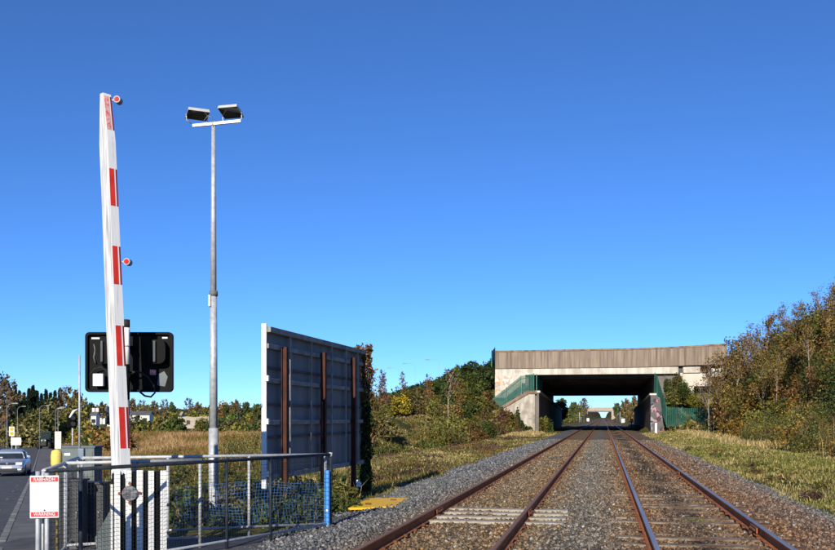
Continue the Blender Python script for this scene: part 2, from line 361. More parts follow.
# ballast bed
m, t, b = nt('ballast'); b.inputs['Roughness'].default_value = 0.95; b.inputs['Specular IOR Level'].default_value = 0.1
a = t.nodes.new('ShaderNodeAttribute'); a.attribute_name = 'col'; g = t.nodes.new('ShaderNodeNewGeometry')
vo = t.nodes.new('ShaderNodeTexVoronoi'); vo.inputs['Scale'].default_value = 15; t.links.new(g.outputs['Position'], vo.inputs['Vector'])
sep = t.nodes.new('ShaderNodeSeparateColor'); t.links.new(vo.outputs['Color'], sep.inputs[0])
mr = t.nodes.new('ShaderNodeMapRange'); mr.inputs[3].default_value = 0.35; mr.inputs[4].default_value = 1.45; t.links.new(sep.outputs[0], mr.inputs[0])
vm = t.nodes.new('ShaderNodeVectorMath'); vm.operation = 'SCALE'; t.links.new(a.outputs['Color'], vm.inputs[0]); t.links.new(mr.outputs[0], vm.inputs['Scale'])
t.links.new(vm.outputs[0], b.inputs['Base Color'])
bp = t.nodes.new('ShaderNodeBump'); bp.inputs['Strength'].default_value = 1.0; bp.inputs['Distance'].default_value = 0.05; bp.invert = True
t.links.new(vo.outputs['Distance'], bp.inputs['Height']); t.links.new(bp.outputs[0], b.inputs['Normal'])
def bed_z(X, Y):
    z = np.interp(X, [-6.8, -5.6, -4.5, -3.9, -3.3, 2.6, 3.2, 3.9, 4.6, 5.2], [-0.42, -0.16, 0.0, 0.045, -0.02, -0.045, -0.01, -0.03, -0.17, -0.36])
    z = z+0.035*np.exp(-((X+0.35)/0.6)**2)
    return z+(np.sin(X*5.1+Y*1.3)*np.sin(Y*2.3-X)*0.012+np.sin(Y*0.7+X*2)*0.012)
bx = np.linspace(0, 1, 66); by = np.unique(np.concatenate([np.linspace(6.5, 60, 160), np.linspace(60, 250, 120), np.linspace(250, 900, 60)]))
BX, BY = np.meshgrid(bx, by)
left = np.interp(BY, [6.5, 10, 12.5, 1000], [-3.6, -4.9, -6.6, -6.6]); BX = left+(5.2-left)*BX
nz = 0.5+0.5*np.sin(BY*0.9+BX*2.1)*np.sin(BY*0.23-BX)
BZ = bed_z(BX, BY); ii = np.arange(BX.size).reshape(BX.shape)
q = np.stack([ii[:-1, :-1], ii[:-1, 1:], ii[1:, 1:], ii[1:, :-1]], -1).reshape(-1, 4)
bb = np_obj('track_bed', np.c_[BX.ravel(), BY.ravel(), BZ.ravel()], q, 'ballast', C=ballast_rgb(BX.ravel(), BY.ravel(), nz.ravel()), smooth=True)
tag(bb, 'stone ballast bed under the two tracks', 'ballast', kind='structure')

# loose ballast stones: jittered octahedra
def stones(N, Y0, Y1, p, size):
    u = rng.random(N); Yv = (Y0**p+(Y1**p-Y0**p)*u)**(1/p)
    Xv = rng.uniform(-6.0, 4.6, N)
    keep = (Xv > np.interp(Yv, [6.5, 10, 12.5, 999], [-3.3, -4.6, -6.0, -6.0])); Xv, Yv = Xv[keep], Yv[keep]
    return Xv, Yv, size[0]+(size[1]-size[0])*rng.random(len(Xv))**1.6
parts = [stones(56000, 10.5, 30, 1.0, (0.013, 0.040)), stones(26000, 30, 75, 0.6, (0.03, 0.055))]
SX = np.concatenate([p[0] for p in parts]); SY = np.concatenate([p[1] for p in parts]); SR = np.concatenate([p[2] for p in parts])
# keep the rails and most sleeper tops clear
near_rail = np.min(np.abs(SX[:, None]-np.array([-3.025, -1.355, 0.665, 2.335])[None]), 1) < 0.075
SX, SY, SR = SX[~near_rail], SY[~near_rail], SR[~near_rail]
N = len(SX)
octa = np.array([[1, 0, 0], [-1, 0, 0], [0, 1, 0], [0, -1, 0], [0, 0, 0.8], [0, 0, -0.8]], float)
of = np.array([[0, 2, 4], [2, 1, 4], [1, 3, 4], [3, 0, 4], [2, 0, 5], [1, 2, 5], [3, 1, 5], [0, 3, 5]])
Vs = octa[None]*(1+rng.uniform(-0.42, 0.42, (N, 6, 1)))+rng.uniform(-0.25, 0.25, (N, 6, 3))
an = rng.uniform(0, 2*math.pi, N); c_, s_ = np.cos(an), np.sin(an)
Vr = np.stack([Vs[..., 0]*c_[:, None]-Vs[..., 1]*s_[:, None], Vs[..., 0]*s_[:, None]+Vs[..., 1]*c_[:, None], Vs[..., 2]], -1)*SR[:, None, None]
Vr += np.stack([SX, SY, bed_z(SX, SY)+SR*0.25], -1)[:, None]
sn = 0.5+0.5*np.sin(SY*0.9+SX*2.1)*np.sin(SY*0.23-SX)
SC = ballast_rgb(SX, SY, sn)*rng.uniform(0.7, 1.25, (N, 1))
pale = rng.random(N) < 0.05; SC[pale] = np.array([0.27, 0.26, 0.235])*rng.uniform(0.8, 1.15, (pale.sum(), 1))
ochre = (rng.random(N) < 0.06) & (np.abs(SX+0.3) < 2.3); SC[ochre] = np.array([0.24, 0.14, 0.055])
st = np_obj('ballast_stones', Vr.reshape(-1, 3), (of[None]+6*np.arange(N)[:, None, None]).reshape(-1, 3), 'stone', C=np.repeat(SC, 6, 0))
tag(st, 'loose grey and rust-stained ballast stones around the tracks', 'stones', kind='stuff')

# ---------------------------------------------------------------- railway tracks
prof = [(-0.07, 0), (0.07, 0), (0.07, 0.012), (0.012, 0.03), (0.012, 0.115), (0.036, 0.125), (0.036, 0.15), (0.028, 0.16), (-0.028, 0.16), (-0.036, 0.15), (-0.036, 0.125), (-0.012, 0.115), (-0.012, 0.03), (-0.07, 0.012)]
def make_track(cx, label, headmat, joints, fresh, vis):
    tr = thing('railway_track', label, 'track', (cx, 0, 0))
    for sx in (-1, 1):
        x0 = sx*0.835
        r = MB().prism([(x0+a, b+0.0) for a, b in prof], (0, -6, 0), (1, 0, 0), (0, 0, 1), (0, 1, 0), 860).build('rail', 'rail_rust', tr)
        h = MB().prism([(x0-0.0362, 0.149), (x0+0.0362, 0.149), (x0+0.029, 0.1615), (x0-0.029, 0.1615)], (0, -6, 0), (1, 0, 0), (0, 0, 1), (0, 1, 0), 860).build('rail_head', headmat, r)
        h['label'] = 'worn running surface on the rail head'
    sl_me = {}
    for kind in ('sleeper', 'sleeper_new'):
        b_ = MB(); b_.prism([(-0.14, -0.18), (0.14, -0.18), (0.125, 0.0), (-0.125, 0.0)], (-1.3, 0, 0), (0, 1, 0), (0, 0, 1), (1, 0, 0), 2.6); sl_me[kind] = b_.mesh('sleeper', kind)
    clip = MB()
    y = 3.0; far = MB(); i = 0
    while y < 400:
        kind = 'sleeper_new' if any(a <= y <= b for a, b in fresh) else 'sleeper'
        dz = 0.022 if kind == 'sleeper_new' else (vis(y)+0.02*math.sin(i*1.7)-0.008)
        if y < 62:
            o = bpy.data.objects.new('sleeper', sl_me[kind]); col.objects.link(o); o.parent = tr; o.location = (0.02*math.sin(i*2.3)+(0.24 if kind == 'sleeper_new' else 0), y, dz); o.rotation_euler = (0, 0, 0.012*math.sin(i*3.1))
            if kind == 'sleeper_new': o['label'] = 'clean pale replacement sleeper'
        else:
            far.box((0, y, dz-0.09), (2.6, 0.25, 0.18))
        if y < 130:
            for sx in (-1, 1):
                for e in (-1, 1):
                    clip.bevbox((sx*0.835+e*0.09, y, 0.018), (0.06, 0.11, 0.045), 0.014) if y < 45 else clip.box((sx*0.835+e*0.09, y, 0.018), (0.06, 0.11, 0.045))
        y += 0.72; i += 1
    tag(far.build('distant_sleepers', 'sleeper', tr), kind='stuff')
    tag(clip.build('rail_clips', 'chair_rust', tr), kind='stuff')
    for sx, y in joints:
        f = MB()
        for e in (-1, 1):
            f.bevbox((sx*0.835+e*0.043, y, 0.078), (0.026, 0.62, 0.085), 0.006)
        fo = f.build('fishplate', 'fishplate', tr)
        bl = MB()
        for e in (-1, 1):
            for k in (-0.2, -0.07, 0.07, 0.2): bl.tube((sx*0.835+e*0.05, y+k, 0.08), (sx*0.835+e*0.082, y+k, 0.08), 0.02, n=6)
        tag(bl.build('bolts', 'chair_rust', fo), kind='stuff')
    return tr
make_track(-2.19, 'left-hand railway track with dull brown rusted rails', 'rail_head', [(-1, 17.0), (1, 17.0)], [(15.4, 18.2)], lambda y: -0.05)
make_track(1.50, 'right-hand railway track with shiny worn rail tops', 'rail_head_worn', [(1, 15.2), (1, 30)], [], lambda y: -0.012 if y < 23 else -0.05)
# ends of the four clean sleepers also lie proud to the right of the left track, in the six-foot
# ---------------------------------------------------------------- road, kerb, footpath
def strip(name, m, s0, s1, t0, t1, dz, label, cat, kind='structure', n=160, thick=0.0):
    ss = s0+(s1-s0)*np.linspace(0, 1, n)**1.8; V = []; Fq = []
    for i, s in enumerate(ss):
        for tt in (t0, t1): x, y = road_xy(s, tt); V.append((x, y, zr(s)+dz))
        if thick:
            for tt in (t1, t0): x, y = road_xy(s, tt); V.append((x, y, zr(s)+dz-thick))
        k = 4 if thick else 2
        if i:
            for a in range(k if thick else 1): Fq.append(((i-1)*k+a, (i-1)*k+(a+1) % k, i*k+(a+1) % k, i*k+a))
    o = np_obj(name, V, Fq, m); return tag(o, label, cat, kind=kind)
strip('road', 'asphalt', -40, 620, 0, 7.2, 0.0, 'grey tarmac road running away on the left', 'road', n=220)
kb = strip('kerb', 'kerb', 44.5, 200, -0.12, 0.0, 0.05, 'pale concrete kerb along the right side of the road', 'kerb', thick=0.3)
ks = MB().bevbox((0, 0, 0), (0.12, 0.895, 0.30), 0.012).mesh('kerb_stone', 'kerb')
for k in range(44):
    s = 5.0+k*0.905; x, y = road_xy(s, -0.06); o = bpy.data.objects.new('kerb_stone', ks); col.objects.link(o); o.parent = kb
    o.location = (x, y, float(zr(s))-0.10+0.006*math.sin(k*2.7)); o.rotation_euler = (math.atan2(float(zr(s+0.4)-zr(s-0.4)), 0.8), 0, RA+0.01*math.sin(k*1.9))
strip('footpath', 'footpath', 3.0, 200, -1.9, -0.125, 0.046, 'grey footpath beside the road', 'footpath')
cl = MB()
for k in range(40):
    s = 14+k*7
    v4 = []
    for ss, tt in ((s, 3.55), (s+2.6, 3.55), (s+2.6, 3.67), (s, 3.67)):
        x, y = road_xy(ss, tt); v4.append((x, y, float(zr(ss))+0.005))
    cl.add(v4, [(0, 1, 2, 3)])
tag(cl.build('road_marking', 'road_paint'), 'dashed white centre line on the road', 'road marking', kind='structure')
cl = MB()
for k in range(22):
    s = 12.5+k*5.5; v4 = []
    for ss, tt in ((s, 0.30), (s+0.8, 0.30), (s+0.8, 0.37), (s, 0.37)):
        x, y = road_xy(ss, tt); v4.append((x, y, float(zr(ss))+0.005))
    cl.add(v4, [(0, 1, 2, 3)])
tag(cl.build('road_marking', 'worn_yellow'), 'broken yellow line along the road edge', 'road marking', kind='structure')
# tarmac apron under the barrier enclosure
ap = [CW(-6.6, 9.0), CW(-3.2, 9.0), CW(-1.9, 12.9), CW(-1.32, 15.05), CW(-2.3, 14.6), CW(-4.4, 14.4), CW(-6.1, 14.4)]
am = MB(); am.add([(x, y, -0.055) for x, y in ap]+[(x, y, -0.4) for x, y in ap], [tuple(range(7))]+[(i, (i+1) % 7, 7+(i+1) % 7, 7+i) for i in range(7)])
tag(am.build('tarmac_apron', 'asphalt'), 'dark tarmac apron under the barrier enclosure', 'pavement', kind='structure')
# ---------------------------------------------------------------- road bridge over the tracks
YB, YE = 115.0, 175.0
br = thing('road_bridge', 'wide concrete road bridge spanning both railway tracks', 'bridge', (0, YB, 0))
def bpart(name, mb, m, parent=br, label=None):
    o = mb.build(name, m, parent)
    if label: o['label'] = label
    return o
# parapet: precast panels along the near edge, top rising to the right, cranked at the right end
def par_top(x): return np.interp(x, [-13.2, 5.5, 10.3, 13.5, 18, 26], [10.02, 10.10, 10.30, 10.52, 10.7, 10.8])
def par_y(x): return np.interp(x, [-13.2, 9.6, 26], [-0.35, -0.35, 2.2])
edges = list(np.linspace(-13.15, 9.6, 9))+[12.2, 14.4]
for i in range(len(edges)-1):
    x0, x1 = edges[i]+0.008, edges[i+1]-0.008; y0, y1 = par_y(x0), par_y(x1); z0, z1 = par_top(x0), par_top(x1)
    pm = MB(); b0 = 7.80+(0.03*max(0, x0-5)); b1 = 7.80+(0.03*max(0, x1-5))
    vs = [(x0, y0, b0), (x1, y1, b1), (x1, y1, z1-0.22), (x0, y0, z0-0.22), (x0, y0+0.35, b0), (x1, y1+0.35, b1), (x1, y1+0.35, z1-0.22), (x0, y0+0.35, z0-0.22)]
    F6 = [(0,1,2,3),(5,4,7,6),(4,0,3,7),(1,5,6,2),(3,2,6,7),(4,5,1,0)]
    pm.add(vs, F6); bpart('parapet_panel', pm, 'parapet')
    cm = MB(); e = 0.05
    cm.add([(x0, y0-e, z0-0.22), (x1, y1-e, z1-0.22), (x1, y1-e, z1), (x0, y0-e, z0), (x0, y0+0.4, z0-0.22), (x1, y1+0.4, z1-0.22), (x1, y1+0.4, z1), (x0, y0+0.4, z0)], F6)
    bpart('coping_stone', cm, 'coping')
fb = MB(); fb.box((-2.2, 0.05, 7.40), (21.9, 0.5, 0.79)); bpart('edge_beam', fb, 'concrete_beam', label='whitish edge beam below the parapet')
fb = MB(); fb.box((10.3, 0.35, 7.45), (2.0, 0.6, 0.7)); bpart('bearing_shelf', fb, 'concrete_beam')
fb = MB(); fb.box((13.4, 0.7, 7.1), (1.6, 0.6, 1.0)); bpart('bearing_shelf', fb, 'concrete_pale')
fb = MB(); fb.box((12.5, 2.2, 8.0), (6.2, 1.6, 2.2)); bpart('back_wall', fb, 'wall_dark')
# deck with downstand beams
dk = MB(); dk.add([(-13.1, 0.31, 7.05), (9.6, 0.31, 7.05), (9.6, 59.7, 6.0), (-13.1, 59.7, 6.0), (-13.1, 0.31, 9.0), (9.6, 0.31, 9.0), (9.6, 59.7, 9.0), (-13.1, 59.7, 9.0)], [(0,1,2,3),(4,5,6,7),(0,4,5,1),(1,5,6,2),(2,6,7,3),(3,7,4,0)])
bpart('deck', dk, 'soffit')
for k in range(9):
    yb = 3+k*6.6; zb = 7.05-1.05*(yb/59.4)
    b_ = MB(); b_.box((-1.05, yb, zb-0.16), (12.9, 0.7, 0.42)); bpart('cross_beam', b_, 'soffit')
fb = MB(); fb.box((-1.75, 60.0, 7.4), (22.6, 0.5, 3.3)); bpart('far_parapet', fb, 'parapet')
# abutments: upper wall set back, lower retaining wall along the track
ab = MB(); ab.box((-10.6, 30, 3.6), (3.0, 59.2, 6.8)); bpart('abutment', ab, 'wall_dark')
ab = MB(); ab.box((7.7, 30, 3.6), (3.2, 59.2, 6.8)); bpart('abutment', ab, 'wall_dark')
lw = MB(); lw.add([(-8.1, -2.0, -0.4), (-7.65, -2.0, -0.4), (-7.65, 61, -0.4), (-8.1, 61, -0.4), (-8.1, -2.0, 4.75), (-7.65, -2.0, 4.75), (-7.65, 61, 3.1), (-8.1, 61, 3.1)], [(0,1,2,3),(4,5,6,7),(0,4,5,1),(1,5,6,2),(2,6,7,3),(3,7,4,0)])
rw = bpart('retaining_wall', lw, 'wall_dark'); cp = MB(); cp.add([(-8.25, -2.1, 4.76), (-7.5, -2.1, 4.76), (-7.5, 61, 3.11), (-8.25, 61, 3.11), (-8.25, -2.1, 5.0), (-7.5, -2.1, 5.0), (-7.5, 61, 3.35), (-8.25, 61, 3.35)], [(0,1,2,3),(4,5,6,7),(0,4,5,1),(1,5,6,2),(2,6,7,3),(3,7,4,0)])
bpart('wall_coping', cp, 'concrete_pale', rw)
lw = MB(); lw.add([(5.5, -1.6, -0.4), (6.05, -1.6, -0.4), (6.05, 61, -0.4), (5.5, 61, -0.4), (5.5, -1.6, 4.4), (6.05, -1.6, 4.4), (6.05, 61, 3.0), (5.5, 61, 3.0)], [(0,1,2,3),(4,5,6,7),(0,4,5,1),(1,5,6,2),(2,6,7,3),(3,7,4,0)])
rw = bpart('retaining_wall', lw, 'wall_dark'); cp = MB(); cp.add([(5.35, -1.7, 4.41), (6.15, -1.7, 4.41), (6.15, 61, 3.01), (5.35, 61, 3.01), (5.35, -1.7, 4.62), (6.15, -1.7, 4.62), (6.15, 61, 3.2), (5.35, 61, 3.2)], [(0,1,2,3),(4,5,6,7),(0,4,5,1),(1,5,6,2),(2,6,7,3),(3,7,4,0)])
bpart('wall_coping', cp, 'concrete_pale', rw)
# left wing wall (white painted concrete, stepped coping), graffiti panel under the deck end
ww = MB(); ww.prism([(-12.4, -0.2), (-8.1, -0.2), (-8.1, 4.6), (-8.9, 4.6), (-12.4, 2.55)], (0, -2.35, 0), (1, 0, 0), (0, 0, 1), (0, 1, 0), 0.34)
wo = bpart('wing_wall', ww, 'wing_concrete', label='white painted wing wall under the steps')
cp = MB(); cp.prism([(-12.7, 2.42), (-8.85, 4.62), (-7.9, 4.62), (-7.9, 4.98), (-8.95, 4.98), (-12.7, 2.82)], (0, -2.5, 0), (1, 0, 0), (0, 0, 1), (0, 1, 0), 0.6)
bpart('wall_coping', cp, 'coping', wo)
gp = MB(); gp.box((-11.3, -0.1, 5.6), (3.7, 0.5, 2.79)); bpart('end_block', gp, 'graffiti_pale', label='deck end block with orange and blue graffiti')
# right wing wall with graffiti
gw = MB(); gw.prism([(5.45, -0.3), (7.05, -0.3), (6.55, 4.0), (6.1, 4.38), (5.45, 4.38)], (0, -2.0, 0), (1, 0, 0), (0, 0, 1), (0, 1, 0), 0.38)
bpart('wing_wall', gw, 'graffiti_pink', label='end wall with pink and black graffiti')
bs = MB(); bs.box((10.8, 0.9, 6.3), (3.6, 1.2, 1.6)); bs.box((9.4, 0.95, 5.0), (2.4, 1.2, 1.4)); bpart('bank_seat', bs, 'concrete_pale')
# green palisade on the steps, the wing walls and at the far left of the parapet
def palisade(name, pts, hgt, label, cat='fence', pitch=0.15, post_every=2.7, parent=None, tops=None):
    f = thing(name, label, cat, pts[0]) if parent is None else parent
    o0 = Vector(pts[0]); pale = MB(); rail = MB()
    for a, b in zip(pts[:-1], pts[1:]):
        a, b = Vector(a)-o0, Vector(b)-o0; L = (b-a).length; n = max(1, int(L/pitch)); ang = math.atan2(b.y-a.y, b.x-a.x); rot = Matrix.Rotation(ang, 3, 'Z')
        for i in range(n+1):
            p = a.lerp(b, i/n); pale.box(p+Vector((0, 0, hgt/2+0.05)), (0.085, 0.025, hgt), rot)
        for zf in (0.18, 0.85):
            u = Vector((0, 0, hgt*zf)); rail.tube(a+u, b+u, 0.03, n=4)
        k = max(1, int(round(L/post_every)))
        for i in range(k+1):
            p = a.lerp(b, i/k); pm = MB(); pm.box(p+rot @ Vector((0, 0.06, 0))+Vector((0, 0, (hgt+0.1)/2)), (0.11, 0.07, hgt+0.1), rot); pm.build('fence_post', 'green_light', f)
    tag(pale.build('pales', 'green_steel', f), kind='stuff'); rail.build('cross_rails', 'green_steel', f)
    return f
palisade('palisade_fence', [(-13.2, 112.6, 2.0), (-9.8, 112.65, 4.7), (-8.25, 112.65, 5.0)], 2.0, 'green palisade fence stepping down the left wing wall', pitch=0.14, post_every=1.9)
palisade('palisade_fence', [(-7.9, 113.2, 4.95), (-7.9, 124, 4.6)], 2.0, 'green palisade fence on the wall going under the bridge', pitch=0.15)
palisade('palisade_fence', [(-13.45, 114.0, 8.0), (-13.35, 116.5, 8.6)], 1.9, 'short green palisade at the left end of the parapet')
palisade('palisade_fence', [(7.3, 113.0, 0.7), (10.2, 113.6, 0.55), (13.4, 114.2, 0.7), (14.6, 114.3, 0.9)], 2.25, 'green palisade fence right of the bridge at ground level', pitch=0.16)
palisade('palisade_fence', [(5.95, 113.4, 4.65), (6.25, 113.3, 4.2), (7.2, 113.1, 0.95)], 2.3, 'steep green palisade descending beside the right abutment', pitch=0.06, post_every=1.4)

# ---------------------------------------------------------------- far bridge seen through the opening
fbx = thing('far_bridge', 'small pale concrete bridge far down the line', 'bridge', (0, 700, 0))
q = MB(); q.box((-4, 0, 7.6), (24, 6, 2.6)); q.build('parapet', 'house_stone', fbx)
q = MB(); q.box((-3, 0.2, 6.0), (18, 5.6, 0.8)); q.build('deck', 'wall_dark', fbx)
for x in (-14, 8.2):
    q = MB(); q.box((x, 0, 2.9), (5, 5.8, 6.9)); q.build('abutment', 'house_stone', fbx)

# railway marker posts and signals
p = W(656, 104); mp_ = thing('marker_post', 'white marker post beside the graffitied wall', 'post', (p[0], p[1], float(H(*p))-0.05))
q = MB(); q.bevbox((0, 0, 0.62), (0.24, 0.12, 1.3), 0.02); q.build('post', 'white_paint', mp_); q = MB(); q.bevbox((0, 0, 1.29), (0.28, 0.16, 0.06), 0.02); q.build('cap', 'white_paint', mp_)
p = W(631.5, 150); mp_ = thing('lineside_sign', 'small white board on dark post under the bridge', 'sign', (p[0], p[1], -0.3))
q = MB(); q.box((0, 0, 0.75), (0.16, 0.1, 1.5)); q.build('post', 'plastic_dark', mp_); q = MB(); q.bevbox((0, -0.08, 1.55), (0.55, 0.04, 0.6), 0.01); q.build('board', 'sign_white', mp_)
for px, d, h_, lb in ((579.5, 330, 5.0, 'distant signal post left of the line beyond the bridge'), (620, 360, 5.4, 'distant signal post right of the line beyond the bridge')):
    p = W(px, d); sg = thing('railway_signal', lb, 'signal', (p[0], p[1], -0.2))
    q = MB(); q.tube((0, 0, 0), (0, 0, h_), 0.12, n=8); q.build('post', 'galv', sg)
    q = MB(); q.bevbox((0, -0.1, h_-0.5), (0.7, 0.3, 1.5), 0.05); q.build('signal_head', 'black_paint', sg)
    q = MB(); q.box((0.5, 0.2, 1.8), (0.9, 0.6, 0.08)); q.tube((0.5, 0.2, 0), (0.5, 0.2, 1.8), 0.05, n=6); q.build('platform', 'galv', sg)
for k, (px, d) in enumerate(((623, 300), (588, 420))):
    p = W(px, d); lc = thing('lineside_cabinet', ('pale lineside cabinet right of the far tracks', 'pale lineside cabinet left of the far tracks')[k], 'cabinet', (p[0], p[1], -0.2))
    q = MB(); q.bevbox((0, 0, 0.75), (1.1, 0.6, 1.5), 0.03); q.build('body', 'white_paint', lc); q = MB(); q.bevbox((0, 0, 1.54), (1.2, 0.7, 0.08), 0.02); q.build('roof', 'lamp_grey', lc)

# ---------------------------------------------------------------- billboard, seen from the back
P0 = Vector((*CW(-2.75, 16.8), 0)); P1 = Vector((*CW(-1.34, 23.0), 0))
U = (P1-P0).normalized(); L = (P1-P0).length; NB = Vector((U.y, -U.x, 0))      # NB faces the track
bb_ = thing('billboard', 'tall billboard seen from its unpainted back with rusty posts', 'billboard', P0); bb_.rotation_euler = (0, 0, math.atan2(U.y, U.x))
# local: x along the board, -y towards the track
z0, z1 = 0.67, 3.445
np_ = 5
for i in range(np_):
    w = L/np_; q = MB(); q.box((w*(i+0.5), 0.02+0.003*(i % 2), (z0+z1)/2), (w-0.012, 0.02, z1-z0-0.02)); q.build('back_panel', 'board_back', bb_)
for zf, hh, th in ((0.0, 0.10, 0.10), (0.11, 0.085, 0.06), (0.335, 0.085, 0.06), (0.61, 0.085, 0.06), (0.965, 0.10, 0.06)):
    q = MB(); q.bevbox((L/2, -0.005-th/2, z1-zf*(z1-z0)-hh/2), (L, th, hh), 0.006); q.build('batten', 'batten', bb_)
for zf in (0.265, 0.505, 0.72):
    q = MB(); q.box((L/2, -0.02, z1-zf*(z1-z0)), (L-0.02, 0.03, 0.045)); q.build('thin_batten', 'cabinet_dark', bb_)
for xf in (0.17, 0.36, 0.57, 0.735, 0.885):
    q = MB(); q.bevbox((L*xf, -0.075, (z0+z1)/2+0.03), (0.06, 0.02, z1-z0-0.10), 0.004); q.build('upright_batten', 'batten', bb_)
for xf, zt in ((0.10, 3.12), (0.455, 3.17), (0.80, 3.2)):
    q = MB(); x = L*xf; q.box((x, -0.135, zt/2-0.2), (0.012, 0.10, zt+0.4)); q.box((x, -0.09, zt/2-0.2), (0.11, 0.012, zt+0.4)); q.box((x, -0.18, zt/2-0.2), (0.11, 0.012, zt+0.4)); q.build('steel_post', 'rust_post', bb_)
    q = MB(); q.box((x+0.09, -0.12, 0.4), (0.07, 0.06, 1.75)); q.build('post_splice', 'rust_post', bb_)
q = MB(); q.box((-0.025, 0.01, (z0+z1)/2-0.05), (0.035, 0.09, z1-z0+0.2)); q.build('edge_trim', 'white_paint', bb_)
for zf in (0.33, 0.61, 0.95):
    q = MB(); q.box((-0.03, -0.055, z1-zf*(z1-z0)-0.02), (0.07, 0.06, 0.10)); q.build('edge_bracket', 'white_paint', bb_)
q = MB(); q.box((L+0.03, 0.0, 1.7), (0.05, 0.10, 3.5)); q.build('end_post', 'batten', bb_)

# yellow hatch lying on the ballast, small litter
hp = [W3(348, 509.5, 18.2), W3(393, 508, 18.4), W3(410.5, 499, 20.4), W3(369, 499, 20.4)]
hc = sum(hp, Vector())/4; hz = 0.035
ht = thing('ground_hatch', 'flat yellow hatch cover lying on the ballast', 'hatch cover', (hc.x, hc.y, hz))
lo = [(q.x-hc.x, q.y-hc.y) for q in hp]
for i in range(2):
    a, b_, c, d_ = [Vector((*q, 0)) for q in lo]; f0, f1 = i/2+0.006, (i+1)/2-0.006
    v4 = [a.lerp(b_, f0), a.lerp(b_, f1), d_.lerp(c, f1), d_.lerp(c, f0)]
    q = MB(); q.add([(p.x, p.y, 0.01*i) for p in v4]+[(p.x, p.y, -0.04+0.01*i) for p in v4], [(0,1,2,3),(7,6,5,4),(0,4,5,1),(1,5,6,2),(2,6,7,3),(3,7,4,0)]); q.build('cover_plate', 'yellow_hatch', ht)
q = MB()
for k in range(2): v_ = Vector((*lo[0], 0)).lerp(Vector((*lo[2], 0)), 0.3+0.4*k); q.bevbox((v_.x, v_.y, 0.02), (0.12, 0.05, 0.03), 0.008)
q.build('lifting_handle', 'chair_rust', ht)
def bag(px, py, d, s, lb):
    p = W3(px, py, d); bm = bmesh.new(); bmesh.ops.create_icosphere(bm, subdivisions=3, radius=s)
    for v_ in bm.verts:
        k = 1+0.35*math.sin(v_.co.x/s*5+1)*math.sin(v_.co.y/s*6)+0.2*math.sin(v_.co.z/s*9); v_.co *= k; v_.co.z *= 0.8
    me = bpy.data.meshes.new('litter_bag'); bm.to_mesh(me); bm.free(); me.materials.append(MATS['litter']); o = bpy.data.objects.new('litter_bag', me); col.objects.link(o); o.location = p
    return tag(o, lb, 'litter')
bag(357, 484, 22.6, 0.10, 'crumpled white plastic bag below the billboard')
bag(803, 495.5, 22.0, 0.05, 'small pale scrap of litter in the right verge')

# ---------------------------------------------------------------- pedestrian guard rail enclosure with mesh
ZT = 1.195
Rc, Lc, Bc, Mc = CW(-1.43, 15.3), CW(-4.22, 10.6), CW(-5.09, 13.95), CW(-4.69, 12.4)
def lerp2(a, b, f): return (a[0]+(b[0]-a[0])*f, a[1]+(b[1]-a[1])*f)
def mesh_panel(fence, a, b, zlo, zhi, pitch=0.05, w=0.0021, m='wire', name='mesh_panel', wav=0.0):
    a, b = Vector((*a, 0)), Vector((*b, 0)); L = (b-a).length; u = (b-a)/L; n = Vector((-u.y, u.x, 0)); V = []; Fq = []
    def bar(p, q_, r):
        k = len(V); ax = (q_-p).normalized(); s1 = ax.cross(n); 
        for pp in (p, q_):
            V.extend([pp+s1*r, pp+n*r, pp-s1*r, pp-n*r])
        for i in range(4): Fq.append((k+i, k+(i+1) % 4, k+4+(i+1) % 4, k+4+i))
    def off(x, z): return n*(wav*(math.sin(x*4.1+z*2)+0.6*math.sin(x*9+1)))
    k = int(L/pitch)
    segs = 1 if wav == 0 else 10
    for i in range(1, k):
        x = i*pitch
        for j in range(segs):
            za, zb = zlo+(zhi-zlo)*j/segs, zlo+(zhi-zlo)*(j+1)/segs
            bar(a+u*x+Vector((0, 0, za))+off(x, za)+(u*wav*0.6*math.sin(za*7+x) if wav else Vector()), a+u*x+Vector((0, 0, zb))+off(x, zb)+(u*wav*0.6*math.sin(zb*7+x) if wav else Vector()), w)
    k2 = int((zhi-zlo)/pitch); segs = 1 if wav == 0 else 24
    for i in range(k2+1):
        z = zlo+i*pitch
        for j in range(segs):
            xa, xb = L*j/segs, L*(j+1)/segs; dz = (lambda x: wav*0.9*math.sin(x*3.3+i*0.3)) if wav else (lambda x: 0)
            bar(a+u*xa+Vector((0, 0, z+dz(xa)))+off(xa, z), a+u*xb+Vector((0, 0, z+dz(xb)))+off(xb, z), w)
    o = np_obj(name, [tuple(p) for p in V], Fq, m, fence); o['kind'] = 'stuff'; return o
def guard(label, a, b, fr, m='galv', zlow=0.06, post_r=0.024, rail_r=0.024, mesh=True, zt=ZT, foot=-0.2):
    f = thing('guard_rail', label, 'railing', (a[0], a[1], 0)); o0 = a
    la, lb_ = (0, 0), (b[0]-a[0], b[1]-a[1])
    MB().tube((*la, zt), (*lb_, zt), rail_r, n=12).build('top_rail', m, f)
    MB().tube((*la, zlow), (*lb_, zlow), 0.02, n=10).build('bottom_rail', 'galv', f)
    for x in fr:
        p = lerp2(la, lb_, x); MB().tube((*p, foot), (*p, zt), post_r, n=12).build('post', m, f)
    if mesh:
        for x, y in zip(fr[:-1], fr[1:]):
            mesh_panel(f, lerp2(la, lb_, x), lerp2(la, lb_, y), zlow+0.04, zt-0.05)
    return f
gf = guard('dark front guard rail with wire mesh beside the striped barrier', Lc, Rc, [0.0, 0.085, 0.545, 0.72, 1.0], 'galv_dark')
MB().tube((Rc[0]-Lc[0], Rc[1]-Lc[1], ZT-0.03), (Rc[0]-Lc[0], Rc[1]-Lc[1], ZT+0.035), 0.032, n=12).build('corner_cap', 'galv', gf)
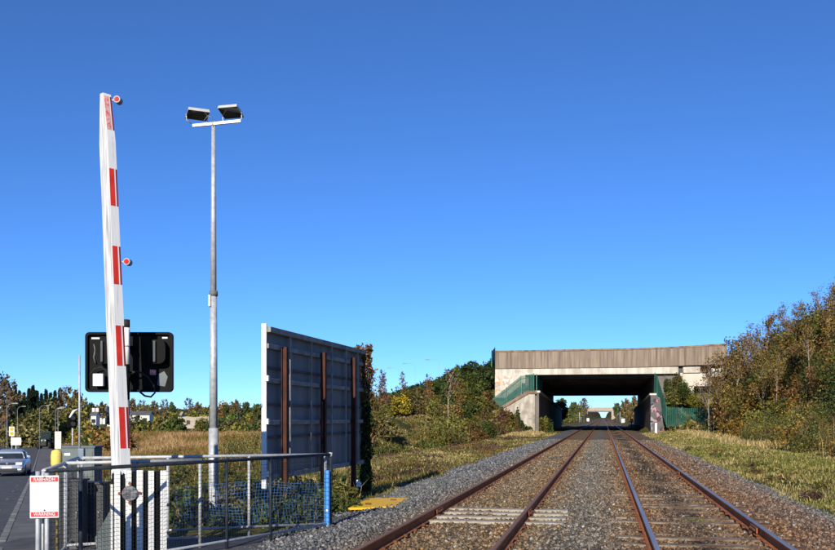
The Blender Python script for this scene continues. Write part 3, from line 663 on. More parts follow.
gs = guard('short galvanised guard rail beside the warning sign', (Lc[0]-0.06, Lc[1]+0.02), Bc, [0.0, 0.55, 1.0], 'galv')
gb = guard('galvanised rear guard rail behind the barrier machine', (Bc[0]+0.05, Bc[1]+0.02), (Rc[0]-0.05, Rc[1]-0.01), [0.0, 0.14, 0.33, 0.66, 0.99], 'galv', mesh=False)
Ic = CW(-3.11, 13.3)
gi = guard('inner galvanised handrail inside the fenced enclosure', Mc, Ic, [0.0, 0.5, 1.0], 'galv', zlow=0.1, mesh=False)
# blue netting tied to the rear rail and the blue wrap on the corner post
a_, b_ = lerp2(Bc, Rc, 0.36), lerp2(Bc, Rc, 0.975)
off_ = Vector(((Rc[1]-Bc[1]), -(Rc[0]-Bc[0]))).normalized()*-0.10
bn = mesh_panel(None, (a_[0]+off_.x, a_[1]+off_.y), (b_[0]+off_.x, b_[1]+off_.y), 0.10, 0.76, 0.05, 0.0026, 'blue_net', 'blue_netting', wav=0.035)
tag(bn, 'loose blue plastic netting hung behind the rear guard rail', 'netting', kind='stuff')
w_ = lerp2(Lc, Rc, 0.982); bw = thing('post_sleeve', 'bright blue sleeve strapped to the right corner post', 'sleeve', (w_[0], w_[1], 0.02)); bw.rotation_euler = (0, 0, -0.3)
MB().bevbox((0, 0.0, 0.46), (0.085, 0.05, 0.92), 0.012).build('sleeve', 'blue_wrap', bw)
for z in np.linspace(0.08, 0.86, 12): MB().box((0, 0, z), (0.090, 0.055, 0.012)).build('strap', 'blue_net', bw)
MB().box((0.02, -0.03, 0.27), (0.03, 0.01, 0.03)).build('label_tag', 'sign_white', bw)

# warning sign on two posts
sx, sy = W(44.5, 10.45); sg = thing('warning_sign', 'white warning sign with red bands on the near fence corner', 'sign', (sx, sy, -0.2)); sg.rotation_euler = (0, 0, YAW+R(14))
for x in (-0.075, 0.02): MB().tube((x, 0.04, 0), (x, 0.04, 1.40-0.02*(x > 0)), 0.026, n=12).build('post', 'galv', sg)
MB().bevbox((0, 0, 1.115), (0.305, 0.012, 0.475), 0.004).build('board', 'sign_white', sg)
for zc, wd in ((1.31, 'RABHADH'), (0.92, 'WARNING')):
    MB().box((0, -0.0075, zc), (0.285, 0.002, 0.052)).build('red_band', 'sign_red', sg)
    text(wd, 0.052, 'sign_white', 'lettering', sg, (0, -0.0095, zc), (R(90), 0, 0), 0.225)
for z in (1.335, 0.965): MB().tube((0, -0.014, z), (0, -0.004, z), 0.009, n=8).build('fixing_bolt', 'chair_rust', sg)
MB().box((-0.05, -0.007, 1.105), (0.06, 0.001, 0.006)).build('small_print', 'sign_grey', sg)
MB().box((0.07, -0.007, 1.105), (0.02, 0.001, 0.006)).build('small_print', 'sign_grey', sg)
MB().box((0.03, -0.007, 0.995), (0.12, 0.001, 0.005)).build('small_print', 'sign_grey', sg)

# ---------------------------------------------------------------- barrier machine and raised boom
bxp = W(139.5, 12.35); bz = -0.055
bmch = thing('barrier_machine', 'black and white striped barrier machine inside the fence', 'barrier', (bxp[0], bxp[1], bz)); bmch.rotation_euler = (0, 0, YAW+R(17))
MB().bevbox((0, 0.225, 0.56), (0.70, 0.40, 1.13), 0.015).build('housing', 'black_paint', bmch)
ws = [(-0.350, 0.030, 0.98), (-0.283, 0.078, 1.15), (-0.139, 0.074, 1.16), (0.005, 0.080, 1.16), (0.148, 0.078, 1.15), (0.308, 0.082, 1.15)]
for i, (x, w, h_) in enumerate(ws):
    MB().bevbox((x, 0.0, h_/2), (w, 0.035, h_), 0.004).build('white_slat', 'white_paint', bmch)
MB().tube((-0.125, -0.055, 0.86), (-0.125, -0.018, 0.86), 0.098, n=24).build('pivot_cover', 'steel_bolt', bmch)
for a in range(4):
    x, z = -0.125+0.128*math.cos(a*math.pi/2), 0.86+0.128*math.sin(a*math.pi/2)
    MB().tube((x, -0.04, z), (x, -0.015, z), 0.021, n=8).build('pivot_bolt', 'rust', bmch)
MB().prism([(-0.52, 0.0), (-0.36, 0.0), (-0.36, 0.66), (-0.56, 0.28)], (0, 0.02, 0), (1, 0, 0), (0, 0, 1), (0, 1, 0), 0.02).build('side_plate', 'cabinet_grey', bmch)
MB().bevbox((-0.05, 0.3, -0.02), (1.3, 1.0, 0.10), 0.02).build('concrete_base', 'kerb', bmch)

# boom: tapered box section standing upright, leaning slightly to the left
base = W3(121.5, 474, 12.42); topp = W3(105.6, 94.5, 12.42)
bo = thing('barrier_boom', 'raised white boom with red bands on the level crossing barrier', 'boom', base); ax = (topp-base); BL = ax.length
ROT = R(38); q0 = Matrix.Rotation(YAW + R(50), 3, 'Z')
def ring(f, w, dp, lean):
    c = ax*f; return [c+q0 @ Vector((x*w/2, y*dp/2, 0)) for x, y in ((-1, -1), (1, -1), (1, 1), (-1, 1))]
# front face is local -y turned to the right; left side shows as the second face
fr_ = [0, 0.25, 0.5, 0.75, 0.872, 1.0]; wF = [0.150, 0.142, 0.132, 0.122, 0.118, 0.112]; dF = [0.215, 0.205, 0.200, 0.195, 0.195, 0.075]
bm_ = MB(); rings = [ring(f, w, dp, 0) for f, w, dp in zip(fr_, wF, dF)]
for r_ in rings: bm_.v += [tuple(p) for p in r_]
for i in range(len(rings)-1):
    for k in range(4): bm_.f.append((i*4+k, i*4+(k+1) % 4, (i+1)*4+(k+1) % 4, (i+1)*4+k)); bm_.sm.append(False)
bm_.f += [(3, 2, 1, 0), tuple(len(rings)*4-4+k for k in range(4))]; bm_.sm += [False, False]
bm_.build('boom_arm', 'boom_white', bo)
sp_ = MB(); n6 = len(fr_)
for f, w, dp in zip(fr_, wF, dF):
    for xo in (0.004, -0.003):
        for e in (-0.47, 0.5): sp_.v.append(tuple(ax*f+q0 @ Vector((-w/2-xo, e*dp, 0))))
for i in range(n6-1):
    a0, b0 = i*4, i*4+4
    for q4 in ((a0, a0+1, b0+1, b0), (a0+2, b0+2, b0+3, a0+3), (a0, b0, b0+2, a0+2), (a0+1, a0+3, b0+3, b0+1)): sp_.f.append(q4); sp_.sm.append(False)
sp_.build('side_panel', 'boom_dirty', bo)['label'] = 'grimy white side of the boom'
def fyz(py): return (474-py)/(474-94.5)
def dims(f): return np.interp(f, fr_, wF), np.interp(f, fr_, dF)
for k, (ya, yb) in enumerate(((448, 407), (366, 326), (285, 247), (207, 170), (131, 97))):
    q = MB(); lip = MB()
    f0, f1 = fyz(ya), fyz(yb)
    def fpt(f, xl, out): w, dp = dims(f); return ax*f+q0 @ Vector((xl*w/2, -dp/2-out, 0))
    q.add([fpt(f0, -0.9, .003), fpt(f0, 0.25, .003), fpt(f1, 0.25, .003), fpt(f1, -0.9, .003), fpt(f0, -0.9, -.004), fpt(f0, 0.25, -.004), fpt(f1, 0.25, -.004), fpt(f1, -0.9, -.004)], [(0,1,2,3),(7,6,5,4),(0,4,5,1),(1,5,6,2),(2,6,7,3),(3,7,4,0)])
    q.build('red_band', 'boom_red_faded' if k == 4 else 'boom_red', bo)
    q = MB()
    q.add([fpt(f0, 0.62, .003), fpt(f0, 0.98, .003), fpt(f1, 0.98, .003), fpt(f1, 0.62, .003), fpt(f0, 0.62, -.004), fpt(f0, 0.98, -.004), fpt(f1, 0.98, -.004), fpt(f1, 0.62, -.004)], [(0,1,2,3),(7,6,5,4),(0,4,5,1),(1,5,6,2),(2,6,7,3),(3,7,4,0)])
    q.build('shaded_lip_strip', 'shaded_red', bo)  # darker red on the front face paints in the band's shaded lip
for py in (99.5, 262):
    f = fyz(py); w, dp = dims(f); c = ax*f+q0 @ Vector((w/2+0.0, -dp/2+0.03, 0)); rt = Vector((CA, SA, 0))
    arm = MB().tube(c, c+rt*0.075, 0.014, n=8).build('lamp_bracket', 'galv', bo)
    lc_ = c+rt*0.105; fw = Vector((SA*0.2+0.12, -1, 0)).normalized()
    lm = MB().tube(lc_-fw*0.06, lc_+fw*0.05, 0.046, n=18).build('boom_lamp', 'lamp_grey', bo)
    MB().tube(lc_+fw*0.049, lc_+fw*0.056, 0.034, 0.026, n=18).build('lamp_lens', 'lens_red', lm)
MB().bevbox((0, 0, 0.0), (0.22, 0.2, 0.12), 0.01, Matrix.Rotation(YAW, 3, 'Z')).build('boom_clamp', 'galv', bo)

# ---------------------------------------------------------------- road traffic signal board seen from behind
tp = W(126, 13.0); ts = thing('crossing_signal', 'black crossing signal board seen from behind with cable loop', 'traffic signal', (tp[0], tp[1], -0.1)); ts.rotation_euler = (0, 0, YAW)
s = 13.25/F
def loc(px, py): return ((px-126)*s, CZ-(py-HOR)*s+0.1)
xa, zt_ = loc(79.5, 332); xb, zb_ = loc(167, 392); cx_, cz_ = (xa+xb)/2, (zt_+zb_)/2; wb, hb = xb-xa, zt_-zb_
def rrect(w, h_, r, n=5):
    pts = []
    for cx, cy, a0 in ((w/2-r, h_/2-r, 0), (-w/2+r, h_/2-r, 90), (-w/2+r, -h_/2+r, 180), (w/2-r, -h_/2+r, 270)):
        for k in range(n+1): a = R(a0+90*k/n); pts.append((cx+r*math.cos(a), cy+r*math.sin(a)))
    return pts
MB().prism(rrect(wb, hb, 0.06), (cx_, 0.30, cz_), (1, 0, 0), (0, 0, 1), (0, 1, 0), 0.02).build('backing_board', 'black_paint', ts)
rim = MB(); ro, ri = rrect(wb, hb, 0.06), rrect(wb-0.07, hb-0.07, 0.04); n_ = len(ro)
vs = [(cx_+x, 0.30, cz_+y) for x, y in ro]+[(cx_+x, 0.25, cz_+y) for x, y in ro]+[(cx_+x, 0.25, cz_+y) for x, y in ri]+[(cx_+x, 0.30, cz_+y) for x, y in ri]
rim.add(vs, [(k*n_+i, k*n_+(i+1) % n_, (k+1)*n_+(i+1) % n_, (k+1)*n_+i) for k in range(3) for i in range(n_)]); rim.build('rim', 'black_paint', ts)
for px in (101, 153):
    x, z = loc(px, 352); lh = MB().prism(rrect(0.25, 0.34, 0.09), (x, 0.14, z), (1, 0, 0), (0, 0, 1), (0, 1, 0), 0.155).build('lamp_housing', 'black_paint', ts)
    MB().bevbox((x-0.02, 0.12, z), (0.035, 0.05, 0.30), 0.01).build('hinge_bar', 'cabinet_dark', lh)
x, z = loc(94.5, 380); MB().bevbox((x, 0.20, z), (0.145, 0.08, 0.175), 0.008).build('junction_box', 'sign_white', ts)
x, z = loc(89, 338); MB().box((x, 0.295, z), (0.115, 0.004, 0.022)).build('label_plate', 'sign_white', ts)
x, z = loc(158.5, 337.5); MB().box((x, 0.295, z), (0.075, 0.004, 0.022)).build('label_plate', 'sign_white', ts)
x, z = loc(146.5, 372); MB().box((x, 0.295, z), (0.085, 0.004, 0.075)).build('red_sticker', 'boom_red_faded', ts)
x, z = loc(155, 378); MB().prism([(-.06, -.1), (.05, -.12), (.09, 0.02), (.04, .10), (-.04, .06)], (x, 0.296, z), (1, 0, 0), (0, 0, 1), (0, 1, 0), 0.002).build('worn_patch', 'cabinet_grey', ts)
cab = [loc(px, py) for px, py in ((127, 373), (136, 372), (145, 377), (151, 386), (152, 393), (148, 397), (142, 396), (137, 392))]
MB().path([(x, 0.12, z) for x, z in cab], 0.014, 8).build('cable_loop', 'black_rubber', ts)
cab = [loc(px, py) for px, py in ((85, 376), (90, 369), (97, 367), (103, 372), (106, 378), (112, 380))]
MB().path([(x, 0.2, z) for x, z in cab], 0.009, 6).build('cable', 'black_rubber', ts)
cab = [loc(px, py) for px, py in ((88, 344), (89, 350), (88, 357), (89.5, 363))]
MB().path([(x, 0.27, z) for x, z in cab], 0.012, 6).build('warning_strip', 'cabinet_grey', ts)
zz = [loc(0, y)[1] for y in (321, 329, 347, 365, 400)]
po = MB().tube((-0.01, 0.05, 0), (-0.01, 0.05, zz[4]), 0.045, n=14).build('post', 'lamp_grey', ts)
MB().tube((-0.01, 0.05, zz[4]), (-0.01, 0.05, zz[3]), 0.046, n=14).build('dark_sleeve', 'black_paint', po)
MB().tube((-0.01, 0.05, zz[3]), (-0.01, 0.05, zz[1]), 0.047, n=14).build('white_sleeve', 'white_paint', po)
MB().tube((-0.01, 0.05, zz[1]), (-0.01, 0.05, zz[0]), 0.048, n=14).build('black_cap', 'black_rubber', po)
for z in (zz[2],): MB().tube((-0.01, 0.05, z-.012), (-0.01, 0.05, z+.012), 0.052, n=14).build('clamp', 'galv', po)
for z in (cz_+0.2, cz_-0.2): MB().box((-0.01, 0.17, z), (0.10, 0.26, 0.05)).build('mount_bracket', 'black_paint', ts)

# thin pole, cabinets, yellow post
pp = W(79.5, 14.9); tpole = thing('slender_pole', 'slender grey pole left of the signal board', 'pole', (pp[0], pp[1], -0.15)); tpole.rotation_euler = (0, 0, YAW)
MB().tube((0, 0, 0), (0, 0, 1.35), 0.042, n=12).build('lower_column', 'blue_steel', tpole); MB().tube((0, 0, 1.35), (0, 0, 2.95), 0.017, n=8).build('upper_tube', 'galv', tpole)
MB().bevbox((0.05, -0.05, 1.36), (0.10, 0.08, 0.20), 0.01).build('terminal_box', 'blue_steel', tpole)
def cabinet(px, d, w, dp, h_, m, lb, plate=None):
    p = W(px, d); c = thing('equipment_cabinet', lb, 'cabinet', (p[0], p[1], -0.15)); c.rotation_euler = (0, 0, YAW)
    MB().bevbox((0, 0, h_/2), (w, dp, h_), 0.012).build('body', m, c); MB().bevbox((0, 0, h_+0.012), (w+0.04, dp+0.04, 0.03), 0.008).build('roof', m, c)
    MB().bevbox((0, -dp/2-0.004, h_*0.5), (w-0.06, 0.012, h_-0.12), 0.003).build('door', m, c)
    MB().bevbox((w*0.32, -dp/2-0.018, h_*0.55), (0.02, 0.025, 0.09), 0.004).build('handle', 'steel_bolt', c)
    if plate: MB().box((-w*0.22, -dp/2-0.012, h_-0.11), (0.10, 0.003, 0.04)).build('label_plate', 'sign_white', c)
    return c
cabinet(80, 15.7, 0.62, 0.4, 1.45, 'cabinet_grey', 'grey-green equipment cabinet behind the fence with a white plate', True)
cabinet(74, 13.3, 0.30, 0.3, 1.05, 'cabinet_dark', 'narrow dark cabinet inside the enclosure left of the barrier machine')
cabinet(95, 13.7, 0.34, 0.3, 0.98, 'cabinet_dark', 'squat dark box added for the shade left of the barrier machine')  # dark box added to stand in for shade beside the machine
yp = W(56.5, 12.9); yb_ = thing('yellow_bollard', 'yellow padded post with a cream board on top', 'post', (yp[0], yp[1], -0.15)); yb_.rotation_euler = (0, 0, YAW)
MB().tube((0, 0.02, 0), (0, 0.02, 1.62), 0.016, n=10).build('post', 'yellow_paint', yb_)
hd = MB(); s_ = 12.9/F
hd.path([(0, 0, CZ+0.15-(467-HOR)*s_), (0, 0, CZ+0.15-(464-HOR)*s_), (0, 0, CZ+0.15-(456-HOR)*s_), (0, 0, CZ+0.15-(451-HOR)*s_), (0, 0, CZ+0.15-(449.5-HOR)*s_)], [0.06, 0.075, 0.076, 0.066, 0.03], 16); hd.build('padded_hood', 'yellow_paint', yb_)
MB().bevbox((0.025, 0, CZ+0.15-(440-HOR)*s_), (0.09, 0.03, 0.24), 0.006).build('cream_board', 'cream_board', yb_)
q = MB()
for k in range(9): q.tube((0.003*(k % 2), 0, 0.06+k*0.12), (0, 0, 0.10+k*0.12), 0.026, n=10)
q.build('wrapping_tape', 'pole_brown', yb_)

# ---------------------------------------------------------------- floodlight mast
mp2 = W(213.5, 17.4); ms = thing('floodlight_mast', 'tall galvanised floodlight mast with two lamps', 'lamp post', (mp2[0], mp2[1], -0.25)); ms.rotation_euler = (0, 0, YAW)
k_ = 17.4/F
def mz(py): return CZ+0.25-(py-HOR)*k_
MB().tube((0, 0, 0), (0, 0, mz(428)), 0.098, 0.092, n=8, phase=R(22.5)).build('base_column', 'galv', ms)
MB().tube((0, 0, mz(428)), (0, 0, mz(295)), 0.078, 0.066, n=12).build('shaft', 'galv', ms)
MB().tube((0, 0, mz(295)), (0, 0, mz(122)), 0.058, 0.038, n=12).build('upper_shaft', 'galv', ms)
MB().tube((0, 0, mz(296)), (0, 0, mz(291)), 0.082, n=12).build('collar', 'cabinet_grey', ms)
MB().bevbox((-0.06, -0.06, mz(301)), (0.05, 0.05, 0.22), 0.01).build('cable_clamp', 'galv', ms)
MB().bevbox((0, -0.10, 0.55), (0.10, 0.012, 0.5), 0.004).build('access_door', 'galv', ms)
MB().tube((0, 0, 0.0), (0, 0, 0.04), 0.2, n=8).build('base_flange', 'galv', ms)
MB().path([(-0.075, -0.05, mz(428)), (-0.105, -0.07, mz(420)), (-0.10, -0.06, mz(411)), (-0.07, -0.04, mz(405))], 0.008, 6).build('cable', 'black_rubber', ms)
ca_, cb_ = ((193-213.5)*k_, mz(126.3)), ((241-213.5)*k_, mz(121.5))
MB().tube((ca_[0], -0.02, ca_[1]), (cb_[0], -0.02, cb_[1]), 0.034, n=4, phase=R(45)).build('cross_arm', 'flood_body', ms)
MB().path([((205-213.5)*k_, -0.08, mz(122)), ((209-213.5)*k_, -0.08, mz(117)), ((213-213.5)*k_, -0.09, mz(119)), ((213-213.5)*k_, -0.08, mz(127))], 0.007, 6).build('cable', 'lamp_grey', ms)
def flood(px, py, tilt, roll, w):
    c = Vector(((px-213.5)*k_, -0.05, mz(py))); rot = Matrix.Rotation(roll, 3, 'Z') @ Matrix.Rotation(tilt, 3, 'X')
    q = MB(); q.v = []; 
    # shallow lens side below, tapering back
    a = [(-w/2, -0.17, -0.03), (w/2, -0.17, -0.03), (w/2, 0.17, -0.03), (-w/2, 0.17, -0.03), (-w/2*0.94, -0.16, 0.03), (w/2*0.94, -0.16, 0.03), (w/2*0.8, 0.14, 0.07), (-w/2*0.8, 0.14, 0.07)]
    q.add([c+rot @ Vector(p) for p in a], [(3,2,1,0),(4,5,6,7),(0,1,5,4),(1,2,6,5),(2,3,7,6),(3,0,4,7)])
    h = q.build('flood_lamp', 'flood_body', ms)
    g = MB(); g.add([c+rot @ Vector(p) for p in ((-w/2*0.95, -0.162, -0.033), (w/2*0.95, -0.162, -0.033), (w/2*0.95, 0.16, -0.033), (-w/2*0.95, 0.16, -0.033), (-w/2*0.95, -0.162, -0.027), (w/2*0.95, -0.162, -0.027), (w/2*0.95, 0.16, -0.027), (-w/2*0.95, 0.16, -0.027))], [(3,2,1,0),(4,5,6,7),(0,1,5,4),(1,2,6,5),(2,3,7,6),(3,0,4,7)]); g.build('lens', 'lens_dark', h)
    for e in (-1, 1):
        b_ = MB(); p0_ = c+rot @ Vector((e*w*0.49, 0.05, 0.0)); b_.path([p0_, p0_+Vector((0, 0.02, -0.10)), Vector((c.x+e*w*0.3, -0.02, mz(124)))], 0.011, 6); b_.build('bracket', 'flood_body', h)
flood(198, 115, R(-12), R(24), 0.40)
flood(231.5, 112.5, R(-18), R(-14), 0.39)
# ---------------------------------------------------------------- vegetation tools
def rand_dirs(n):
    v_ = rng.normal(size=(n, 3)); return v_/np.linalg.norm(v_, axis=1)[:, None]
def leaf_quads(P, S, asp=1.7, up=0.0):
    n = len(P); a = rand_dirs(n); a[:, 2] += up; a /= np.linalg.norm(a, axis=1)[:, None]
    b = np.cross(a, rand_dirs(n)); b /= np.linalg.norm(b, axis=1)[:, None]+1e-9
    a = a*(S*asp*0.5)[:, None]; b = b*(S*0.5)[:, None]
    V = np.stack([P-a, P+b*0.9-a*0.1, P+a, P-b*0.9-a*0.1], 1).reshape(-1, 3)
    return V, np.arange(4*n).reshape(-1, 4)
def blades(P, Hh, Wd, lean, C):
    """thin curved blades: base pair, middle pair, tip -> two quads-ish as 3 tris"""
    n = len(P); az = rng.uniform(0, 2*math.pi, n); fa = rng.uniform(0, 2*math.pi, n)
    l = lean*rng.uniform(0.2, 1, n); dx, dy = np.cos(az)*l*Hh, np.sin(az)*l*Hh
    wx, wy = np.cos(fa)*Wd/2, np.sin(fa)*Wd/2; z0_ = np.zeros(n)
    w3 = np.stack([wx, wy, z0_], 1)
    mid = P+np.stack([dx*0.3, dy*0.3, Hh*0.6], 1); tip = P+np.stack([dx, dy, Hh*np.clip(1-0.45*l, 0.35, 1)], 1)
    C = C*1.2
    V = np.stack([P-w3, P+w3, mid-w3*0.8, mid+w3*0.8, tip], 1).reshape(-1, 3)
    f = np.array([[0, 1, 3], [0, 3, 2], [2, 3, 4]]); Fc = (f[None]+5*np.arange(n)[:, None, None]).reshape(-1, 3)
    return V, Fc, np.repeat(C, 5, 0)
def pal(cols, n, jit=0.18):
    cols = np.array(cols); return cols[rng.integers(0, len(cols), n)]*rng.uniform(1-jit, 1+jit, (n, 1))
def bush_leaves(cx, cy, cz, r, h, n, size, C, lobes=8):
    """leaves on the shells of several lobes -> uneven mound"""
    K = len(cx); la = rng.uniform(0, 2*math.pi, (K, lobes)); lr = rng.uniform(0, 0.75, (K, lobes)); lz = rng.uniform(0.08, 0.8, (K, lobes))
    lR = rng.uniform(0.28, 0.55, (K, lobes))
    k = rng.integers(0, K, n); j = rng.integers(0, lobes, n); d = rand_dirs(n); u = rng.random(n)**0.33
    x = cx[k]+r[k]*(lr[k, j]*np.cos(la[k, j])+d[:, 0]*lR[k, j]*u)
    y = cy[k]+r[k]*(lr[k, j]*np.sin(la[k, j])+d[:, 1]*lR[k, j]*u)
    z = cz[k]+h[k]*np.clip(lz[k, j]*(1-0.45*lr[k, j])+d[:, 2]*lR[k, j]*u*1.1, 0.0, None)
    S = size*rng.uniform(0.6, 1.4, n)
    lobc = rng.uniform(0.5, 1.5, (K, lobes))
    return np.stack([x, y, z], 1), S, C[k]*lobc[k, j][:, None]*rng.uniform(0.75, 1.25, (n, 1))
def scrub(name, label, cx, cy, r, h, n, size, C, asp=1.7, twigs=0, tc=((0.16, 0.11, 0.07),), cz=None, kind='stuff', cat='scrub'):
    cx, cy, r, h = map(np.asarray, (cx, cy, r, h)); cz = H(cx, cy)-0.05 if cz is None else cz
    P, S, CC = bush_leaves(cx, cy, cz, r, h, n, size, np.asarray(C))
    if size < 0.25 and size > 0.07: dl_ = np.hypot(P[:, 0], P[:, 1]); S = S*np.clip(dl_/85, 0.55, 1.3)
    V, Fq = leaf_quads(P, S, asp)
    if size > 0.25: CC = CC*HAZE_LIFT
    o = np_obj(name, V, Fq, 'leaf', C=np.repeat(CC, 4, 0)); tag(o, label, cat, kind=kind)
    if twigs:
        k = rng.integers(0, len(cx), twigs); a = rng.uniform(0, 2*math.pi, twigs); q = rng.random(twigs)**0.5*r[k]*0.8
        X, Y = cx[k]+q*np.cos(a), cy[k]+q*np.sin(a)
        V, Fc, C2 = blades(np.stack([X, Y, H(X, Y)], 1), h[k]*rng.uniform(0.6, 1.2, twigs), np.full(twigs, size*0.13), 0.55, pal(tc, twigs))
        t_ = np_obj('twigs', V, Fc, 'twig', o, C=C2); t_['kind'] = 'stuff'
    return o
HAZE_LIFT = 1.45  # large-leaf far foliage is coloured lighter in place of distance haze
GREEN = (0.065, 0.090, 0.022); OLIVE = (0.125, 0.118, 0.024); DKG = (0.036, 0.056, 0.017); BROWN = (0.150, 0.082, 0.028); PURP = (0.095, 0.052, 0.045); GOLD = (0.24, 0.145, 0.03); STRAW = (0.38, 0.29, 0.13); RUSTY = (0.20, 0.085, 0.025); YELG = (0.16, 0.15, 0.035)

# tree skeleton -> tapered limbs + leaf points
def skeleton(height, seed, spread=0.5, levels=3, trunk_r=None, clear=0.25, up=0.5, wig=0.06, nb=(9, 4, 3)):
    rd = random.Random(seed); segs = []; tips = []
    tr = trunk_r or height*0.014
    def grow(p, d, L, r, lev):
        n = 6 if lev == 0 else 3; pts = [p]; rr = [r]
        for i in range(n):
            d = (d+Vector((rd.uniform(-1, 1), rd.uniform(-1, 1), rd.uniform(-0.3, 0.6)))*wig*(1+lev*1.5)).normalized(); p = p+d*(L/n); pts.append(p); rr.append(r*(1-0.85*(i+1)/n))
        for i in range(n): segs.append((pts[i], pts[i+1], rr[i], rr[i+1], lev))
        if lev >= 1: tips.extend((q, lev) for q in pts[1:])
        else: tips.append((pts[-1], 1))
        if lev < levels-1:
            for b in range(nb[lev]):
                f = (clear if lev == 0 else 0.3)+(1-(clear if lev == 0 else 0.3))*((b+rd.random())/nb[lev])*0.97
                i = min(int(f*n), n-1); q = pts[i].lerp(pts[i+1], f*n-i)
                az = rd.uniform(0, 2*math.pi); side = Vector((math.cos(az), math.sin(az), 0)); side = (side-d*side.dot(d)).normalized()
                bd = (side*spread+d*up+Vector((0, 0, 0.25))).normalized()
                bl = (height*0.40*(1-0.65*f) if lev == 0 else L*0.55)*rd.uniform(0.7, 1.25)*(0.6+spread*0.7)
                grow(q, bd, bl, max(rr[i]*0.5, 0.006), lev+1)
    grow(Vector((0, 0, -0.1)), Vector((0, 0, 1)), height, tr, 0)
    return segs, tips
def tree_meshes(height, seed, leafn, leafs, cols, barkm='bark', jit=0.25, levels=3, asp=1.6, rmin=0.0, **kw):
    segs, tips = skeleton(height, seed, levels=levels, **kw); mb = MB()
    for p, q, r0, r1, lev in segs:
        mb.tube(p, q, max(r0, rmin), max(r1, rmin*0.8), n=6 if lev == 0 else (4 if lev == 1 else 3), cap=False)
    tm = mb.mesh('trunk', barkm); cm = None
    if leafn:
        T = np.array([tuple(q) for q, l in tips]); lev = np.array([l for q, l in tips]); w = np.where(lev >= levels-1, 1.0, 0.35); w /= w.sum()
        k = rng.choice(len(T), leafn, p=w); P = T[k]+rng.normal(size=(leafn, 3))*height*0.028
        V, Fq = leaf_quads(P, leafs*rng.uniform(0.6, 1.4, leafn), asp)
        tint = rng.uniform(0.7, 1.3, len(T)); Cc = pal(cols, leafn, jit)*tint[k][:, None]
        o = np_obj('crown', V, Fq, 'leaf', C=np.repeat(Cc, 4, 0)); cm = o.data; bpy.data.objects.remove(o)
    return tm, cm
def put_tree(name, label, meshes, x, y, sc=1.0, rz=0.0, group=None, z=None, cat='tree', sx=1.0):
    t_ = thing(name, label, cat, (x, y, (float(H(x, y)) if z is None else z)-0.05), rz, group); t_.scale = (sc*sx, sc*sx, sc)
    a = bpy.data.objects.new('trunk', meshes[0]); col.objects.link(a); a.parent = t_
    if meshes[1]: b_ = bpy.data.objects.new('crown', meshes[1]); col.objects.link(b_); b_.parent = t_
    return t_

# ---------------------------------------------------------------- grass and weeds on the verges
def scatter(n, x0, x1, y0, y1, p=0.4):
    u = rng.random(n); Y = (y0**p+(y1**p-y0**p)*u)**(1/p); return rng.uniform(x0, x1, n), Y
def vis_px(X, Y):
    xc, d = X*CA+Y*SA, -X*SA+Y*CA; return 417.5+F*xc/np.maximum(d, 0.1), d
def grass(name, label, X, Y, hmin, hmax, wpx, cols, lean=0.6, cl=None, zf=H):
    px, d = vis_px(X, Y); C = pal(cols, len(X)) if cl is None else cl
    wd = np.maximum(0.008, d*wpx/F); hh = rng.uniform(hmin, hmax, len(X))
    V, Fc, CC = blades(np.stack([X, Y, zf(X, Y)-0.02], 1), hh, wd*rng.uniform(0.6, 1.3, len(X)), lean, C)
    return tag(np_obj(name, V, Fc, 'blade', C=CC), label, 'grass', kind='stuff')
def patch(X, Y, s, seed):
    return 0.5+0.5*np.sin(X*s+seed+1.3*np.sin(Y*s*0.7+seed*2))*np.cos(Y*s*0.8-seed+np.sin(X*s*1.3))
# left verge
X, Y = scatter(110000, -15, -4.9, 15.5, 112, 0.25)
edge = -5.35-0.35*np.sin(Y*0.8)-0.2*np.sin(Y*2.3); px, d = vis_px(X, Y); k = (X < edge+rng.normal(0, 0.12, len(X))) & (px > 330) & ~((Y < 24) & (X > -7.2) & (d < 22.3) & (px > 318))
X, Y = X[k], Y[k]; pt = 0.6*patch(X, Y*0.6, 0.5, 2.0)+0.4*patch(X, Y, 1.9, 1.1)+rng.normal(0, 0.10, len(X))
C = np.where((pt > 0.6)[:, None], pal([STRAW, (0.30, 0.25, 0.09), (0.22, 0.20, 0.06)], len(X)), np.where((pt < 0.36)[:, None], pal([PURP, BROWN, (0.12, 0.10, 0.04)], len(X)), pal([OLIVE, (0.15, 0.15, 0.035), (0.22, 0.18, 0.06)], len(X))))
grass('verge_grass', 'dry grass and weeds on the left verge', X, Y, 0.05, 0.22, 0.8, None, 1.3, C)
# purplish dock and bramble mat in the middle of the left verge
n = 300; X, Y = scatter(n, -12.0, -6.2, 26, 104, 0.5)
scrub('ground_cover', 'low purple-brown weeds on the left verge', X, Y, rng.uniform(0.5, 1.1, n), rng.uniform(0.12, 0.34, n), 46000, 0.072, pal([PURP, PURP, BROWN, OLIVE], n), twigs=3000, tc=(PURP, STRAW))
